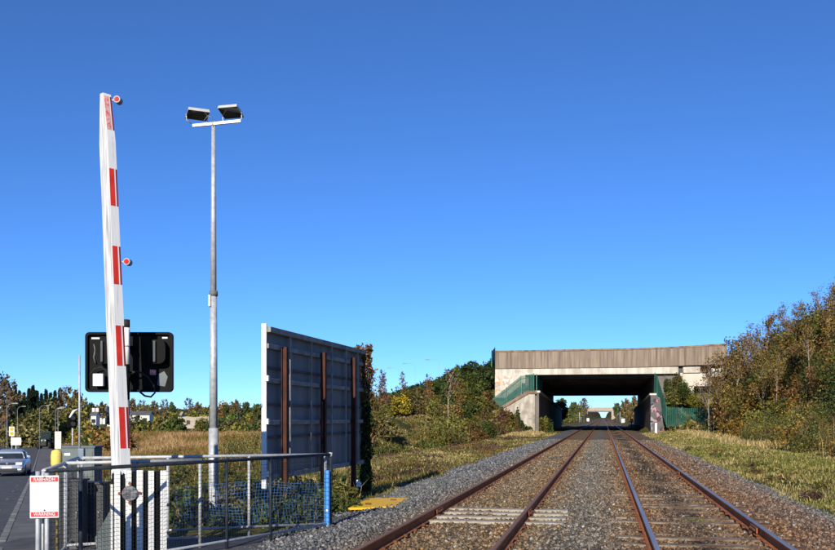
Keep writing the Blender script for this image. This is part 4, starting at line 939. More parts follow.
# right verge
X, Y = scatter(135000, 4.0, 14.5, 15, 112, 0.25)
edge = 4.35+0.25*np.sin(Y*0.7+1)+0.12*np.sin(Y*2.9); px, d = vis_px(X, Y); k = (X > edge+rng.normal(0, 0.13, len(X))) & (px < 1050)
X, Y = X[k], Y[k]; pt = 0.55*patch(X, Y*0.6, 0.42, 0.7)+0.45*patch(X, Y, 1.7, 4.1)+rng.normal(0, 0.12, len(X))
C = np.where((pt > 0.52)[:, None], pal([STRAW, (0.33, 0.27, 0.11), (0.26, 0.22, 0.08)], len(X)), pal([(0.17, 0.17, 0.035), (0.21, 0.19, 0.05), (0.27, 0.23, 0.08), (0.14, 0.15, 0.03)], len(X)))
grass('verge_grass', 'green and straw-coloured grass on the right verge', X, Y, 0.05, 0.20, 0.8, None, 1.3, C)
n = 26; X, Y = scatter(n, 4.7, 6.0, 17, 60, 0.6)
scrub('ground_cover', 'reddish brown weeds at the edge of the right ballast', X, Y, rng.uniform(0.25, 0.6, n), rng.uniform(0.14, 0.32, n), 7000, 0.045, pal([BROWN, PURP, OLIVE, GREEN], n), twigs=500, tc=(PURP, BROWN))
# weeds in the ballast
X = np.concatenate([rng.normal(1.55, 0.12, 240), rng.normal(1.3, 0.08, 240), rng.normal(-2.1, .3, 160), rng.normal(-4.3, .3, 120)]); Y = np.concatenate([rng.normal(17.2, 0.10, 240), rng.normal(19.6, 0.12, 240), rng.uniform(19, 21, 160), rng.uniform(21, 26, 120)])
grass('ballast_weeds', 'small green tufts growing between the sleepers', X, Y, 0.03, 0.09, 1.0, [(0.12, 0.14, 0.03), (0.16, 0.15, 0.04)], 0.9, zf=bed_z)
# behind the enclosure: leafy weeds, then rough grass, then the reed field
n = 170; dd = rng.uniform(16.2, 23, n); pxv = rng.uniform(60, 340, n); XY = np.array([W(a, b) for a, b in zip(pxv, dd)]); k = XY[:, 0] < -5.2; XY = XY[k]; n = len(XY)
_, tt = road_st(XY[:, 0], XY[:, 1]); XY = XY[tt < -3.0]; n = len(XY)
scrub('bramble_patch', 'green brambles and weeds behind the guard rail', XY[:, 0], XY[:, 1], rng.uniform(0.35, 0.8, n), rng.uniform(0.25, 0.75, n), 52000, 0.055, pal([GREEN, (0.07, 0.11, 0.025), OLIVE, DKG, (0.12, 0.10, 0.03)], n), twigs=1500, tc=(STRAW, BROWN))
def region(n, px0, px1, d0, d1, p=0.3):
    u = rng.random(n); d = (d0**p+(d1**p-d0**p)*u)**(1/p); px = rng.uniform(px0, px1, n); xc = (px-417.5)/F*d
    return xc*CA-d*SA, xc*SA+d*CA, d
X, Y, d = region(46000, 30, 345, 16, 40); _, tt = road_st(X, Y); k = (tt < -2.6) & (X < -6.0) & (d > 20); X, Y = X[k], Y[k]; pt = patch(X, Y, 0.5, 3.3)
C = np.where((pt > 0.72)[:, None], pal([STRAW, (0.26, 0.2, 0.08)], len(X)), pal([OLIVE, GREEN, DKG, (0.12, 0.10, 0.035)], len(X)))
grass('field_grass', 'rough grass behind the barrier enclosure', X, Y, 0.15, 0.55, 0.9, None, 0.6, C)
X, Y, d = region(90000, 60, 372, 42, 150, 0.1); _, tt = road_st(X, Y); k = (tt < -2.8) & (X < -13) & (H(X, Y) < 1.0); X, Y = X[k], Y[k]; pt = patch(X, Y, 0.16, 1.1)
C = np.where((pt > 0.5)[:, None], pal([(0.30, 0.19, 0.085), (0.36, 0.25, 0.12), (0.25, 0.145, 0.065)], len(X)), pal([BROWN, (0.22, 0.12, 0.045), OLIVE, (0.20, 0.14, 0.04)], len(X)))
grass('reed_bed', 'golden brown reeds filling the field on the left', X, Y, 0.6, 1.35, 0.75, None, 0.45, C)
n = 260; X, Y, d = region(n, 60, 372, 24, 62, 0.5); _, tt = road_st(X, Y); k = (tt < -4) & (X < -12.5) & (Y < 80); X, Y = X[k], Y[k]; n = len(X)
scrub('field_scrub', 'dark green and brown bushes at the near side of the reeds', X, Y, rng.uniform(0.7, 1.7, n), rng.uniform(0.6, 1.3, n), 80000, 0.075, pal([DKG, GREEN, OLIVE, BROWN, GREEN, YELG], n), twigs=3000, tc=(BROWN, STRAW, RUSTY))

# ---------------------------------------------------------------- embankment scrub
# left: mixed thicket rising to the bridge
n = 300; X = rng.uniform(-40, -11.0, n); Y = 46+66*rng.random(n)**0.9
px, d = vis_px(X, Y); k = (px > 352) & (X < -11.2-0.5*np.sin(Y*0.3)) & ~((X > -12.8) & (Y > 100)) & ~((np.abs(px-401) < 16) & (d < 82) & (d > 44)); X, Y = X[k], Y[k]; n = len(X)
scrub('thicket', 'mixed green and brown thicket on the left bank', X, Y, rng.uniform(1.2, 2.6, n), rng.uniform(1.0, 2.7, n)*np.where((np.abs(vis_px(X, Y)[0]-401) < 30) & (Y < 80), 0.5, 1.0), 230000, 0.14, pal([GREEN, OLIVE, OLIVE, (0.16, 0.13, 0.05), BROWN, YELG, (0.15, 0.11, 0.04), (0.10, 0.11, 0.03)], n), twigs=3500, tc=(BROWN, (0.24, 0.19, 0.09), (0.2, 0.16, 0.08), RUSTY))
n = 230; X = rng.uniform(-42, -12.6, n); Y = rng.uniform(107, 124, n); px, d = vis_px(X, Y); k = (px > 345) & (X > -31+3*np.sin(Y)) & ((X < -14.5) | (Y > 117)); X, Y = X[k], Y[k]; n = len(X)
scrub('gorse_bank', 'dense dark green gorse covering the crest left of the bridge', X, Y, rng.uniform(1.4, 2.6, n), rng.uniform(1.2, 2.2, n), 110000, 0.18, pal([DKG, GREEN, (0.045, 0.075, 0.02), (0.07, 0.085, 0.02)], n), asp=2.2)
n = 26; X = rng.uniform(-14.5, -9.6, n); Y = rng.uniform(99, 111.5, n)
scrub('thicket', 'purple-brown bushes below the left wing wall', X, Y, rng.uniform(0.7, 1.5, n), rng.uniform(0.9, 2.4, n), 18000, 0.16, pal([PURP, PURP, BROWN, OLIVE], n), twigs=2500, tc=(PURP, BROWN))
n = 12; X = np.array([-8.6, -9.3, -10.2, -11.3, -7.2, -7.1, -8.9, -7.0, -9.9, -11.8, -12.3, -10.8]); Y = np.array([112.0, 111.9, 111.8, 111.8, 113, 118, 110.5, 124, 111.2, 111.4, 111.0, 110.6])
scrub('ivy_clump', 'green ivy clumps climbing the foot of the left wing wall', X, Y, np.full(n, 0.55), rng.uniform(0.9, 2.6, n), 5000, 0.15, pal([DKG, OLIVE, YELG], n))
# right: scrub on the bank
n = 380; X = 10.6+24*rng.random(n)**0.8; Y = 44+76*rng.random(n); px, d = vis_px(X, Y); k = (px < 960) & (X > 10.9+0.02*(Y-45)+0.6*np.sin(Y*0.35)) & ~((X < 15.2) & (Y > 106)); X, Y = X[k], Y[k]; n = len(X)
scrub('thicket', 'autumn thicket of bramble and saplings on the right bank', X, Y, rng.uniform(1.3, 2.6, n), np.where(X > 13.5, rng.uniform(1.4, 3.2, n), rng.uniform(1.1, 2.3, n)), 320000, 0.13, pal([OLIVE, GREEN, (0.15, 0.12, 0.03), BROWN, (0.19, 0.11, 0.025), GOLD, YELG, GREEN, DKG], n), twigs=2500, tc=(BROWN, RUSTY, STRAW, PURP))
n = 52; X = rng.uniform(10.4, 13.2, n); Y = rng.uniform(46, 76, n); px, d = vis_px(X, Y); k = px < 960; X, Y = X[k], Y[k]; n = len(X)
scrub('bramble_bank', 'rounded bramble bushes at the foot of the right bank', X, Y, rng.uniform(0.9, 1.7, n), rng.uniform(0.9, 1.9, n), 70000, 0.085, pal([OLIVE, (0.14, 0.14, 0.04), (0.13, 0.12, 0.035), YELG, GREEN, (0.15, 0.11, 0.05)], n), twigs=1500, tc=(BROWN, PURP, STRAW))
n = 110; X = rng.uniform(7.4, 17, n); Y = np.where(rng.random(n) < 0.55, rng.uniform(114.8, 121, n), rng.uniform(106, 112.5, n)); k = ~((X < 9) & (Y < 113)); X, Y = X[k], Y[k]; n = len(X)
scrub('thicket', 'straw-coloured undergrowth around the green palisade', X, Y, rng.uniform(0.6, 1.4, n), rng.uniform(0.6, 1.8, n), 42000, 0.14, pal([STRAW, OLIVE, (0.22, 0.18, 0.07), YELG, GREEN], n), twigs=4000, tc=(STRAW, (0.3, 0.24, 0.1)))
bsh = thing('hanging_bush', 'olive bush growing beside the bridge soffit on the right', 'bush', (7.6, 114.6, 5.0))
P, S, CC = bush_leaves(np.array([-.2, .5, 1.2, 2.0, 0.3, -.6]), np.zeros(6), np.array([-2.9, -1.6, -0.9, -2.0, 0.0, -0.2]), np.array([1.2, 1.7, 1.8, 1.6, 1.3, 0.8]), np.array([1.8, 2.2, 2.0, 1.6, 2.0, 1.5]), 11000, 0.12, pal([OLIVE, GREEN, YELG], 6))
V, Fq = leaf_quads(P+np.array([0.6, 0, 0]), S); np_obj('foliage', V, Fq, 'leaf', bsh, C=np.repeat(CC, 4, 0))
q = MB()
for k in range(7): a = rng.uniform(0, 6.28); q.path([(0.6, 0, -3.8), (0.6+0.3*math.cos(a), 0.3*math.sin(a), -1.0), (0.6+1.2*math.cos(a), 0.9*math.sin(a), 1.6+rng.random())], [0.05, 0.03, 0.01], 5)
q.build('stems', 'bark', bsh)

n = 46; X = rng.uniform(11.5, 19, n); Y = rng.uniform(88, 108, n); X = np.maximum(X, 11.2+0.13*(Y-88))
scrub('thicket', 'tall brown and olive thicket hiding the right end of the parapet', X, Y, rng.uniform(1.2, 2.2, n), rng.uniform(2.8, 5.2, n), 60000, 0.13, pal([OLIVE, BROWN, (0.17, 0.10, 0.03), (0.13, 0.12, 0.03), DKG, GREEN], n), twigs=900, tc=(BROWN, PURP))
n = 40; X, Y, d = region(n, 222, 266, 34, 48, 1.0)
scrub('field_scrub', 'dark green bushes between the mast and the billboard', X, Y, rng.uniform(0.7, 1.4, n), rng.uniform(1.2, 2.3, n), 26000, 0.08, pal([GREEN, OLIVE, DKG, YELG], n), twigs=1200, tc=(BROWN, STRAW))
X = np.concatenate([rng.uniform(-9.5, -6.2, 5000), rng.uniform(8.0, 12.2, 9000)]); Y = np.concatenate([rng.uniform(84, 110, 5000), rng.uniform(56, 110, 9000)]); k = (patch(X, Y*0.5, 0.6, 5.0) > 0.42); X, Y = X[k], Y[k]
grass('tall_straw', 'pale straw-coloured tall grass at the foot of both banks', X, Y, 0.2, 0.6, 0.8, [STRAW, (0.34, 0.26, 0.12), (0.28, 0.22, 0.09)], 0.7)
n = 70; X = rng.uniform(13, 24, n); Y = rng.uniform(66, 104, n); px, d = vis_px(X, Y); k = (px < 860) & (px > 715); X, Y = X[k], Y[k]; n = len(X)
scrub('thicket', 'tall russet and dark green shrubs between the birches', X, Y, rng.uniform(0.9, 1.9, n), rng.uniform(1.8, 3.8, n), 70000, 0.12, pal([(0.17, 0.075, 0.03), (0.14, 0.065, 0.03), BROWN, GREEN, DKG, (0.19, 0.12, 0.03)], n), twigs=1500, tc=(BROWN, PURP))
# birches on the right bank, each its own
birch = [tree_meshes(7.5, 10+i, n_, 0.125, c_, 'birch_bark', spread=0.55, clear=0.30, up=0.75, trunk_r=0.085, rmin=0.015, nb=(16, 4, 3), wig=0.05) for i, (n_, c_) in enumerate([(1500, [GOLD, RUSTY, BROWN, OLIVE, BROWN]), (420, [BROWN, RUSTY, PURP]), (1700, [OLIVE, YELG, GOLD, BROWN]), (950, [BROWN, OLIVE, (0.18, 0.11, 0.04)])])]
birch.append(tree_meshes(7.5, 31, 1000, 0.12, [GOLD, BROWN, OLIVE], 'birch_bark', spread=0.4, clear=0.5, up=0.9, trunk_r=0.09, rmin=0.014, nb=(14, 4, 3), wig=0.04))
bl = [(714, 100, 1.05, 3, 'brown-leaved sapling against the right end of the bridge parapet'), (721, 97, 1.1, 0, 'rust-tinted birch overlapping the end of the parapet'), (735, 95, 1.05, 4, 'birch with a tall pale trunk just right of the parapet'), (747, 102, 0.9, 1, 'thin bare-topped birch behind the pale trunks on the right bank'), (757, 93, 0.82, 3, 'brown birch in the dip of the right-hand tree line'), (767, 98, 0.9, 0, 'golden birch left of the tallest pale trunk'), (775, 72, 1.0, 4, 'birch with the long straight pale trunk on the right bank'), (788, 92, 0.82, 0, 'rust-leaved birch right of the long pale trunk'), (798, 97, 0.82, 2, 'yellow-green birch near the right end of the bank'), (811, 68, 0.94, 4, 'birch with a pale trunk, third from the right frame edge'), (818, 90, 0.85, 1, 'sparse twiggy birch second from the right frame edge'), (827, 72, 1.0, 4, 'tall pale-trunked birch at the right frame edge'), (840, 84, 0.88, 3, 'tall brown birch cut by the right frame edge'), (783, 104, 1.0, 3, 'smaller brown tree behind the rust-leaved birch'), (742, 104, 0.98, 0, 'gold-tinted tree above the palisade fence'), (709, 99, 1.0, 1, 'leafless birch crossing the very end of the parapet'), (729, 98, 1.12, 3, 'brown sapling filling the gap above the palisade'), (752, 108, 0.95, 3, 'dense brown tree in the second row of the right bank'), (804, 108, 0.9, 1, 'leafless tree in the second row near the right edge'), (764, 78, 0.75, 2, 'small olive tree in front of the long pale trunk'), (795, 74, 0.72, 0, 'low gold and rust tree in front on the right bank')]
for i, (px, d, sc, v_, lb) in enumerate(bl):
    x, y = W(px, d); put_tree('birch_tree', lb, birch[v_], x, y, sc*(0.74 if px > 772 else (1.0 if px > 722 else 0.92)), i*1.3, 'birch trees on the right bank')
# saplings on the left bank
rowan = [tree_meshes(4.0, 40, 260, 0.12, [RUSTY, BROWN, (0.24, 0.12, 0.05)], spread=0.35, up=0.9, clear=0.15, trunk_r=0.05, rmin=0.014, nb=(12, 3, 2)), tree_meshes(4.2, 41, 90, 0.14, [BROWN], 'birch_bark', spread=0.55, up=0.6, clear=0.5, trunk_r=0.06, rmin=0.02, nb=(9, 3, 2)), tree_meshes(4.0, 43, 380, 0.12, [GOLD, (0.26, 0.12, 0.03), OLIVE], spread=0.3, up=0.9, clear=0.1, trunk_r=0.05, rmin=0.014, nb=(12, 3, 2))]
ll = [(448, 88, 1.35, 1, 'lone bare tree with a pale trunk on the left bank'), (404, 88, 1.0, 0, 'rusty brown sapling above the yellow gorse'), (424, 96, 1.05, 0, 'brown feathery sapling left of the lone bare tree'), (432, 90, 1.0, 2, 'orange-tinted sapling beside the lone bare tree'), (461, 98, 1.25, 2, 'golden sapling right of the lone bare tree'), (378, 80, 0.95, 0, 'rust-coloured sapling nearest the ivy of the billboard'), (386, 86, 1.0, 0, 'thin reddish sapling left of the yellow gorse'), (371, 76, 0.95, 1, 'bare twiggy sapling touching the billboard edge'), (416, 104, 0.9, 2, 'pale orange sapling on the skyline left of the bridge')]
for i, (px, d, sc, v_, lb) in enumerate(ll):
    x, y = W(px, d); put_tree('sapling', lb, rowan[v_], x, y, sc, i*2.1, 'saplings on the left bank')
# flowering gorse
gx, gy = W(401, 80); gz = float(H(gx, gy))+0.1; go = thing('gorse_bush', 'bright yellow flowering gorse bush on the left bank', 'bush', (gx, gy, gz))
P, S, CC = bush_leaves(np.array([0., .5, -.5]), np.array([0., .1, .1]), np.array([0.5, .4, .4]), np.array([.95, .8, .8]), np.array([1.7, 1.4, 1.4]), 3600, 0.11, pal([GREEN, OLIVE], 3))
V, Fq = leaf_quads(P, S, 2.2); np_obj('foliage', V, Fq, 'leaf', go, C=np.repeat(CC, 4, 0))
k = rng.random(len(P)) < 0.7; V, Fq = leaf_quads(P[k]*1.03+np.array([0, -0.08, 0.05]), S[k]*0.9, 1.1); np_obj('flowers', V, Fq, 'leaf', go, C=np.repeat(pal([(0.62, 0.44, 0.02), (0.55, 0.40, 0.03)], k.sum()), 4, 0))
# ivy on the billboard's far edge
n = 5200; tz = rng.random(n); rad = 0.09+0.07*np.sin(tz*17)**2; a = rng.uniform(0, 6.28, n)
P = np.stack([P1.x+rad*np.cos(a)*1.2+0.02, P1.y+rad*np.sin(a)*1.4, 0.0+tz*3.55], 1)+rng.normal(0, 0.03, (n, 3)); P[:, 2] = np.maximum(P[:, 2], 0)
Cc = np.where((tz > 0.62)[:, None], pal([(0.16, 0.09, 0.07), (0.20, 0.13, 0.10), BROWN, OLIVE], n), pal([DKG, (0.025, 0.04, 0.012), GREEN], n))
V, Fq = leaf_quads(P, rng.uniform(0.05, 0.10, n), 1.1); iv = thing('ivy', 'ivy climbing the far edge of the billboard', 'ivy', (0, 0, 0)); np_obj('leaves', V, Fq, 'leaf', iv, C=np.repeat(Cc, 4, 0))
q = MB().path([(P1.x+0.02*math.sin(k*2), P1.y+0.03*math.cos(k), k*0.38-0.1) for k in range(10)], 0.025, 6).build('stem', 'bark', iv)

# ---------------------------------------------------------------- far left: trees, hedges, houses, lamps
con = []
for sd in (1, 2, 3):
    n = 2600; tz = rng.random(n)**0.8; Rr = (1-tz)**0.85*2.3*(0.55+0.45*np.sin(tz*26+sd)**2)+0.08; a = rng.uniform(0, 6.28, n); rr = Rr*rng.random(n)**0.4
    P = np.stack([rr*np.cos(a), rr*np.sin(a), 1.2+tz*10.8-rr*0.25], 1); V, Fq = leaf_quads(P, rng.uniform(0.3, 0.6, n), 1.9)
    o = np_obj('crown', V, Fq, 'leaf', C=np.repeat(pal([(0.016, 0.032, 0.016), (0.022, 0.042, 0.02), (0.012, 0.026, 0.014)], n), 4, 0)); cm = o.data; bpy.data.objects.remove(o)
    con.append((MB().tube((0, 0, -0.3), (0, 0, 11.5), 0.22, 0.03, n=7).mesh('trunk', 'bark'), cm))
cpx = [10, 15, 19.5, 24, 29, 33, 37, 41.5, 46, 50.5, 55, 60]; ctop = [388, 386, 391, 393, 389, 386, 391, 394, 390, 393, 391, 389]
ORD = ['first', 'second', 'third', 'fourth', 'fifth', 'sixth', 'seventh', 'eighth', 'ninth', 'tenth', 'eleventh', 'twelfth']
for i, (px, tp_) in enumerate(zip(cpx, ctop)):
    d = 225+14*math.sin(i*2.1); x, y = W(px, d); z = float(H(x, y)); ht_ = CZ+(HOR-tp_)*d/F-z
    put_tree('conifer_tree', f'dark conifer above the road, {ORD[i]} from the left', con[i % 3], x, y, ht_/12, i*1.1, 'dark conifers above the road', sx=0.8)
dec = [tree_meshes(9, 60+i, n_, 0.42, c_, spread=0.7, up=0.45, clear=0.2, trunk_r=0.2, rmin=0.05, nb=(12, 5, 3), wig=0.09) for i, (n_, c_) in enumerate([(1900, [(0.17, 0.15, 0.05), (0.18, 0.12, 0.06), (0.17, 0.14, 0.06)]), (450, [BROWN, (0.13, 0.11, 0.085), (0.12, 0.10, 0.07)]), (2600, [(0.085, 0.12, 0.035), (0.14, 0.13, 0.045), (0.06, 0.085, 0.03)])])]  # ridge tree palettes lightened in place of distance haze
dl = [(-1, 376, 190, 1, 'bare-branched tree at the left frame edge'), (5, 384, 205, 1, 'grey twiggy tree left of the conifers'), (66, 389, 200, 1, 'bare tree just right of the conifers'), (76, 394, 190, 0, 'brown tree behind the slender pole'), (90, 404, 260, 2, 'green round tree between the slender pole and the boom'), (102, 403, 290, 0, 'small brown tree left of the boom'), (133, 400, 330, 0, 'brown tree right of the boom on the far ridge'), (143, 401, 350, 1, 'bare round tree under the signal cable loop'), (154, 402, 340, 0, 'olive tree right of the cable loop on the ridge'), (164, 400, 360, 1, 'wide bare tree on the ridge left of the pair'), (172, 403, 350, 2, 'dark bush-like tree midway to the mast'), (189, 399, 340, 1, 'rounded bare tree above the stone ruin'), (198, 403, 360, 0, 'brown tree just left of the mast'), (226, 405, 330, 2, 'dark green tree right of the mast'), (236, 401, 320, 0, 'brown tree on the ridge right of the mast'), (246, 403, 300, 2, 'green tree between mast and billboard'), (257, 405, 280, 2, 'dark tree nearest the billboard edge')]
for i, (px, tp_, d, v_, lb) in enumerate(dl):
    x, y = W(px, d); z = float(H(x, y)); ht_ = CZ+(HOR-tp_)*d/F-z
    put_tree('roadside_tree' if px < 80 else 'ridge_tree', lb, dec[v_], x, y, ht_/9.6, i*1.7, 'trees on the far left skyline', sx=0.85)
def hedge(name, label, pts, w, h_, n, size, cols, per=3.0):
    cx, cy = [], []
    for (p, q) in zip(pts[:-1], pts[1:]):
        L_ = math.dist(p, q); k = max(1, int(L_/per))
        for i in range(k): f = (i+rng.random())/k; cx.append(p[0]+(q[0]-p[0])*f+rng.normal(0, w*0.2)); cy.append(p[1]+(q[1]-p[1])*f+rng.normal(0, w*0.2))
    cx, cy = np.array(cx), np.array(cy); m_ = len(cx)
    return scrub(name, label, cx, cy, rng.uniform(0.7, 1.3, m_)*w, rng.uniform(0.7, 1.25, m_)*h_, n, size, pal(cols, m_))
hedge('hedgerow', 'olive roadside hedge below the conifers', [W(18, 165), W(72, 185)], 3.6, 6.8, 18000, 0.40, [(0.16, 0.15, 0.05), (0.15, 0.13, 0.05), OLIVE, (0.12, 0.12, 0.04)], 1.4)
hedge('hedgerow', 'overgrown hedge on the left side of the road', [road_xy(60, 12), road_xy(330, 13)], 2.4, 3.4, 14000, 0.35, [DKG, OLIVE, BROWN], 2.0)
hedge('hedgerow', 'hedge between road and field beyond the cabinets', [road_xy(75, -6), road_xy(230, -8)], 1.8, 2.6, 12000, 0.32, [OLIVE, GREEN, BROWN, GOLD], 1.8)
hedge('hedgerow', 'dark hedge along the far side of the reed field', [W(72, 165), W(140, 160), W(215, 155), W(275, 150)], 2.8, 2.9, 20000, 0.36, [DKG, GREEN, OLIVE, (0.09, 0.08, 0.03)], 1.6)
hedge('hedgerow', 'second hedge on the green ridge', [W(85, 300), W(150, 310), W(210, 300), W(275, 280)], 4.0, 3.0, 16000, 0.6, [DKG, OLIVE, BROWN, GREEN], 3.0)
hedge('distant_wood', 'line of far woodland on the left horizon', [W(-20, 420), W(80, 430), W(180, 440), W(300, 430), W(380, 430)], 6, 5.0, 16000, 0.9, [OLIVE, BROWN, DKG, (0.10, 0.085, 0.05)], 4.5)
# beyond the bridge
for sx_, nm in ((-1, 'left'), (1, 'right')):
    hedge('distant_wood', f'lineside trees and scrub beyond the bridge on the {nm}', [(sx_*13+(-1), 190), (sx_*12-1, 300), (sx_*13, 480), (sx_*16, 690)], 3.4, 5.0 if sx_ > 0 else 4.2, 16000, 0.42, [OLIVE, GREEN, BROWN, GOLD] if sx_ > 0 else [OLIVE, GREEN, YELG], 3.0)
fr_t = [(584, 399, 330, 1, 'bare round tree seen through the bridge opening'), (574, 403, 300, 2, 'small green tree at the left of the bridge opening'), (626, 400, 300, 0, 'autumn tree at the right of the bridge opening'), (634, 398, 280, 0, 'brown tree close to the right abutment, beyond the bridge'), (617, 404, 380, 2, 'small green tree right of the far bridge')]
for i, (px, tp_, d, v_, lb) in enumerate(fr_t):
    x, y = W(px, d); z = float(H(x, y)); put_tree('lineside_tree', lb, dec[v_], x, y, (CZ+(HOR-tp_)*d/F-z)/9.6, i*2.0, 'trees beyond the bridge', sx=0.8)
fb2 = W(561, 184); put_tree('lineside_tree', 'dark leafy tree silhouetted at the left inside the opening', dec[2], fb2[0], fb2[1], 0.55, 0.4, 'trees beyond the bridge', sx=1.15)

def house(px0, px1, d, eave_py, ridge_py, base_py, wallm, name, label, gable=False, chim=True, dep=7, wins=3):
    a, b_ = W(px0, d), W(px1, d); w = math.dist(a, b_); c = ((a[0]+b_[0])/2, (a[1]+b_[1])/2)
    z0_ = CZ+(HOR-base_py)*d/F; ze = CZ+(HOR-eave_py)*d/F; zr_ = CZ+(HOR-ridge_py)*d/F
    zg = min(float(H(*c))-0.3, z0_)
    h_ = thing(name, label, 'house', (c[0], c[1], zg)); h_.rotation_euler = (0, 0, YAW+R(8)); e, r_ = ze-zg, zr_-zg
    q = MB(); q.prism([(-dep/2, 0), (dep/2, 0), (dep/2, e), (0, r_-0.15), (-dep/2, e)], (-w/2, 0, 0), (0, 1, 0), (0, 0, 1), (1, 0, 0), w); q.build('wall', wallm, h_)
    q = MB()
    for s_ in (-1, 1):
        q.prism([(s_*(dep/2+0.3), e-0.1), (0, r_), (0, r_+0.18), (s_*(dep/2+0.35), e+0.1)], (-w/2-0.3, 0, 0), (0, 1, 0), (0, 0, 1), (1, 0, 0), w+0.6)
    ro_ = q.build('roof', 'roof_slate', h_)
    if chim:
        for x in (-w*0.36, w*0.36): MB().box((x, 0, r_+0.4), (0.7, 0.6, 1.3)).build('chimney', wallm, ro_)
    for i in range(wins):
        x = -w/2+w*(i+0.5)/wins; wo_ = MB().box((x, -dep/2-0.03, e*0.62), (1.3, 0.1, min(1.2, e*0.5))).build('window', 'white_paint', h_); MB().box((x, -dep/2-0.09, e*0.62), (1.05, 0.04, min(1.0, e*0.42))).build('pane', 'glass_dark', wo_)
    return h_
house(126, 151, 250, 414.5, 411.5, 420, 'house_white', 'bungalow', 'white bungalow beyond the field right of the boom', chim=False)
house(99, 107, 300, 411, 406, 418, 'house_white', 'farmhouse', 'small dark-roofed house on the ridge left of the boom')
house(93, 98, 240, 415, 412, 421, 'house_white', 'cottage', 'tiny white cottage beside the signal-board pole', chim=True, dep=5, wins=1)
rp = W(193, 235); rz_ = float(H(*rp))-0.2; ru = thing('stone_ruin', 'pale roofless stone farm building left of the mast', 'ruin', (rp[0], rp[1], rz_)); ru.rotation_euler = (0, 0, YAW)
zt1 = CZ+(HOR-417)*235/F-rz_; MB().prism([(-3.8, 0), (4, 0), (4, zt1+0.15), (2.4, zt1+0.3), (0.5, zt1-0.05), (-1.5, zt1+0.2), (-3.0, zt1), (-3.8, zt1+0.5)], (0, 0, 0), (1, 0, 0), (0, 0, 1), (0, 1, 0), 0.6).build('front_wall', 'house_stone', ru)
MB().prism([(0, 0), (5, 0), (5, zt1), (2.5, zt1+1.4), (0, zt1+0.2)], (-3.8, 0.6, 0), (0, 1, 0), (0, 0, 1), (1, 0, 0), 0.6).build('gable_wall', 'house_stone', ru)
for x in (-1.2, 1.6): MB().box((x, -0.02, zt1*0.55), (0.9, 0.1, 1.0)).build('opening', 'plastic_dark', ru)

def street_lamp(px, top_py, d, lb, side=1, arm=1.2, z=None, r=0.05):
    x, y = W(px, d); zb = float(H(x, y)) if z is None else z; h_ = CZ+(HOR-top_py)*d/F-zb
    s_ = thing('street_lamp', lb, 'street lamp', (x, y, zb-0.1)); s_.rotation_euler = (0, 0, YAW)
    MB().path([(0, 0, 0), (0, 0, h_*0.5), (0, 0, h_-0.35), (side*arm*0.35, 0, h_-0.02), (side*arm, 0, h_+0.05)], [r*1.3, r, r*0.7, r*0.6, r*0.55], 8).build('pole', 'lamp_grey', s_)
    MB().bevbox((side*(arm+0.3), 0, h_+0.06), (0.6, 0.24, 0.12), 0.04).build('lantern', 'lamp_grey', s_)
street_lamp(7, 403, 90, 'street lamp left of the road, nearest the car', 1, 0.5)
street_lamp(17.5, 406, 130, 'street lamp left of the road, beside the yellow sign', 1, 0.6)
street_lamp(39.5, 405, 140, 'street lamp above the tractor', 1, 1.0)
street_lamp(55.5, 408, 105, 'plain pole right of the tractor, left of its twin', 1, 0.2)
street_lamp(58, 407, 110, 'plain pole right of the tractor, next to the cream board', 1, 0.2)
for px, tpy, d, lb in ((383, 372, 190, 'motorway lamp above the left end of the bank'), (399, 367.5, 175, 'motorway lamp second from the billboard'), (415, 363, 165, 'motorway lamp third from the billboard'), (439, 359.3, 150, 'motorway lamp just left of the lone bare tree')):
    street_lamp(px, tpy, d, lb, -1, 1.6, r=0.022)

# signs beside the road
def road_sign(px, py0, py1, pxw, d, m, lb, name='road_sign', dots=None):
    x, y = W(px, d); zb = float(H(x, y)); s_ = thing(name, lb, 'sign', (x, y, zb-0.1)); s_.rotation_euler = (0, 0, YAW+R(15)); k = d/F
    zc = CZ+(HOR-(py0+py1)/2)*k-zb+0.1; h_ = (py1-py0)*k; w = pxw*k
    MB().tube((0, 0.05, 0), (0, 0.05, zc+h_*0.4), 0.045, n=8).build('post', 'galv', s_); MB().bevbox((0, 0, zc), (w, 0.03, h_), 0.008).build('board', m, s_)
    if dots:
        for z in (-0.22, 0.24): MB().tube((0, -0.02, zc+z*h_), (0, -0.03, zc+z*h_), w*0.36, n=18).build('roundel', dots, s_)
road_sign(11.8, 426.5, 436, 5.0, 78, 'sign_white', 'white road sign with two orange discs behind the car', dots='sign_orange')
road_sign(16.0, 437.5, 445, 9.5, 74, 'sign_white', 'blank white board low behind the car')
sx1, sy1 = W(72.5, 62); zb = float(H(sx1, sy1)); fs = thing('crossing_signal', 'distant black crossing signal with pale hood beside the slender pole', 'traffic signal', (sx1, sy1, zb-0.1)); fs.rotation_euler = (0, 0, YAW+R(30)); k = 62/F
zc = CZ+(HOR-419)*k-zb
MB().tube((0, 0, 0), (0, 0, zc+0.5), 0.05, n=8).build('post', 'galv', fs); MB().bevbox((-0.05, -0.06, zc), (0.62, 0.04, 0.95), 0.04).build('backing_board', 'black_paint', fs)
for z in (0.2, -0.2): MB().tube((0, -0.08, zc+z), (0, -0.35, zc+z-0.03), 0.14, 0.14, n=14).build('lamp_hood', 'plastic_dark', fs)
MB().path([(-0.2, -0.1, zc+0.2), (0.05, -0.1, zc+0.62), (0.3, -0.1, zc+0.75)], [0.06, 0.09, 0.05], 8).build('pale_hood', 'white_paint', fs)
for px, d, lb in ((118, 120, 'small white board over the reeds left of the boom'),):
    road_sign(px-8.5, 424.5, 428, 4.5, 90, 'sign_white', lb)

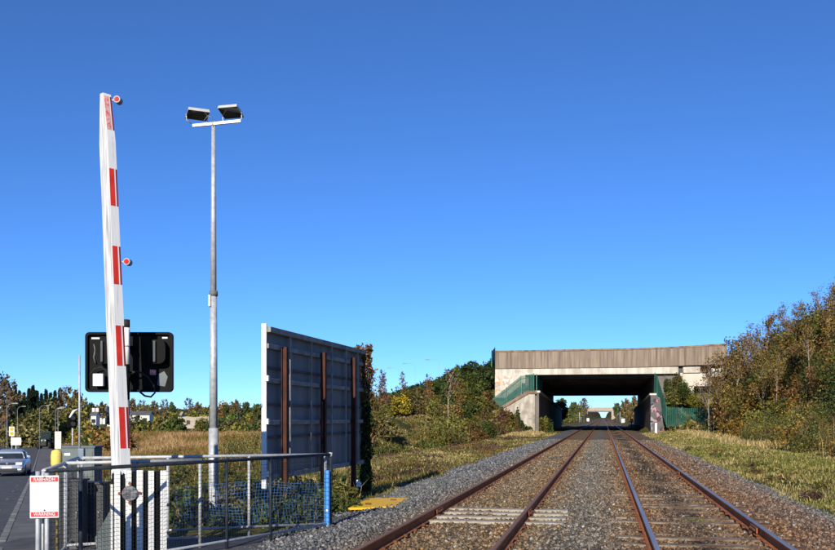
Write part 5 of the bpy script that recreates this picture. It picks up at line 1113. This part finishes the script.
# ---------------------------------------------------------------- silver car coming towards us
cx1, cy1 = W(11.5, 52); cs, ct = road_st(cx1, cy1); cz1 = float(zr(cs))
car = thing('silver_car', 'silver saloon car driving towards the crossing', 'car', (cx1, cy1, cz1)); car.rotation_euler = (0, 0, RA)    # local -y is the front
car.rotation_euler = (R(-1.8), 0, RA-R(4))
st_ = [(-2.28, 0.36, 0.56, 0.66), (-2.22, 0.22, 0.66, 0.80), (-2.0, 0.18, 0.76, 0.85), (-1.3, 0.18, 0.90, 0.875), (-0.85, 0.18, 0.96, 0.88), (0.9, 0.18, 0.97, 0.88), (1.75, 0.2, 0.99, 0.86), (2.15, 0.25, 0.95, 0.80), (2.28, 0.4, 0.80, 0.70)]
def loft(st, secf):
    q = MB(); rs = [secf(*a) for a in st]; n_ = len(rs[0])
    for r_ in rs: q.v += r_
    for i in range(len(rs)-1):
        for k in range(n_): q.f.append((i*n_+k, i*n_+(k+1) % n_, (i+1)*n_+(k+1) % n_, (i+1)*n_+k)); q.sm.append(True)
    q.f += [tuple(reversed(range(n_))), tuple((len(rs)-1)*n_+k for k in range(n_))]; q.sm += [False, False]; return q
def sec(y, zb, zt, w): 
    zm = zb+(zt-zb)*0.55
    return [(-w*0.92, y, zb), (w*0.92, y, zb), (w, y, zb+0.12), (w, y, zm), (w*0.94, y, zt-0.05), (w*0.80, y, zt), (-w*0.80, y, zt), (-w*0.94, y, zt-0.05), (-w, y, zm), (-w, y, zb+0.12)]
body = loft(st_, sec).build('body', 'car_silver', car)
def csec(y, zb, zt, w0, w1): return [(-w0, y, zb), (w0, y, zb), (w1, y, zt-0.06), (w1*0.86, y, zt), (-w1*0.86, y, zt), (-w1, y, zt-0.06)]
loft([(-0.62, 0.94, 1.30, 0.80, 0.64), (-0.30, 0.94, 1.42, 0.81, 0.62), (0.3, 0.94, 1.46, 0.81, 0.62), (0.95, 0.94, 1.42, 0.80, 0.60), (1.35, 0.94, 1.30, 0.78, 0.58)], csec).build('roof', 'car_silver', car)
q = MB(); q.add([(-0.76, -1.03, 0.95), (0.76, -1.03, 0.95), (0.585, -0.40, 1.375), (-0.585, -0.40, 1.375), (-0.76, -0.95, 0.93), (0.76, -0.95, 0.93), (0.585, -0.3, 1.36), (-0.585, -0.3, 1.36)], [(0,1,2,3),(7,6,5,4),(0,4,5,1),(1,5,6,2),(2,6,7,3),(3,7,4,0)])
wsn = q.build('windscreen', 'glass_dark', car)
MB().box((-0.42, -0.96, 1.005), (0.12, 0.03, 0.06)).build('disc', 'sign_white', wsn)
for e in (-1, 1):
    q = MB(); q.add([(e*0.825, -0.75, 0.98), (e*0.825, 1.1, 0.98), (e*0.68, 0.85, 1.34), (e*0.69, -0.3, 1.34), (e*0.79, -0.75, 0.98), (e*0.79, 1.1, 0.98), (e*0.63, 0.85, 1.34), (e*0.63, -0.3, 1.34)], [(0,1,2,3),(7,6,5,4),(0,4,5,1),(1,5,6,2),(2,6,7,3),(3,7,4,0)]); q.build('side_window', 'glass_dark', car)
    q = MB(); q.path([(e*0.76, -1.04, 0.95), (e*0.595, -0.42, 1.37)], 0.035, 6); q.build('pillar', 'car_silver', car)
    MB().bevbox((e*0.95, -0.62, 1.03), (0.17, 0.09, 0.13), 0.03).build('door_mirror', 'car_silver', car)
    MB().bevbox((e*0.60, -2.235, 0.67), (0.33, 0.10, 0.16), 0.04).build('headlight', 'headlamp', car)
    MB().bevbox((e*0.62, -2.30, 0.36), (0.20, 0.04, 0.09), 0.02).build('fog_lamp', 'headlamp', car)
    for y in (-1.42, 1.35):
        wh = MB(); wh.tube((e*0.70, y, 0.31), (e*0.875, y, 0.31), 0.315, n=22); w_o = wh.build('wheel', 'black_rubber', car); MB().tube((e*0.86, y, 0.31), (e*0.89, y, 0.31), 0.20, 0.17, n=18).build('rim', 'lamp_grey', w_o)
MB().bevbox((0, -2.25, 0.68), (0.72, 0.08, 0.13), 0.02).build('grille', 'plastic_dark', car)
MB().bevbox((0, -2.29, 0.34), (1.0, 0.06, 0.13), 0.02).build('lower_grille', 'plastic_dark', car)
MB().bevbox((0, -2.29, 0.46), (1.55, 0.10, 0.10), 0.03).build('bumper', 'car_silver', car)
MB().box((0, -2.345, 0.475), (0.50, 0.012, 0.105)).build('number_plate', 'sign_white', car)
MB().tube((0, -2.30, 0.69), (0, -2.285, 0.69), 0.055, n=14).build('badge', 'lamp_grey', car)

# dark green tractor further down the road
tx, ty = W(45.5, 150); ts_, tt_ = road_st(tx, ty); tz_ = float(zr(ts_))+0.02
tr_ = thing('tractor', 'dark green tractor coming along the road', 'tractor', (tx, ty, tz_)); tr_.rotation_euler = (0, 0, RA-R(8))
MB().bevbox((0, -1.2, 1.25), (0.8, 1.9, 0.75), 0.10).build('bonnet', 'tractor_green', tr_)
MB().bevbox((0, -2.16, 1.15), (0.62, 0.06, 0.5), 0.02).build('grille', 'plastic_dark', tr_)
for e in (-1, 1): MB().tube((e*0.25, -2.21, 1.38), (e*0.25, -2.19, 1.38), 0.10, n=12).build('headlight', 'headlamp', tr_)
MB().bevbox((0, -2.35, 0.75), (0.9, 0.4, 0.4), 0.04).build('front_weight', 'plastic_dark', tr_)
cbn = MB(); 
for x in (-0.72, 0.72):
    for y in (-0.15, 1.3): cbn.path([(x, y, 1.2), (x*0.9, y+0.03, 2.62)], 0.045, 6)
cbn.build('cab_frame', 'tractor_green', tr_); MB().bevbox((0, 0.57, 2.68), (1.5, 1.75, 0.14), 0.06).build('cab_roof', 'tractor_green', tr_)
MB().bevbox((0, 0.57, 1.9), (1.3, 1.35, 1.4), 0.04).build('cab_glass', 'glass_dark', tr_)
for e in (-1, 1):
    w_o = MB().tube((e*0.68, 0.95, 0.83), (e*1.15, 0.95, 0.83), 0.83, n=26).build('rear_wheel', 'black_rubber', tr_); MB().tube((e*1.1, 0.95, 0.83), (e*1.17, 0.95, 0.83), 0.42, n=18).build('rim', 'rim_yellow', w_o)
    w_o = MB().tube((e*0.65, -1.55, 0.58), (e*1.0, -1.55, 0.58), 0.58, n=22).build('front_wheel', 'black_rubber', tr_); MB().tube((e*0.97, -1.55, 0.58), (e*1.02, -1.55, 0.58), 0.30, n=16).build('rim', 'rim_yellow', w_o)
    MB().bevbox((e*0.9, 0.75, 1.68), (0.5, 1.2, 0.08), 0.03).build('mudguard', 'tractor_green', tr_)
MB().tube((0.3, -0.7, 1.6), (0.3, -0.7, 2.5), 0.05, n=8).build('exhaust', 'plastic_dark', tr_)
MB().box((0, -0.2, 0.75), (0.6, 2.8, 0.4)).build('chassis', 'plastic_dark', tr_)
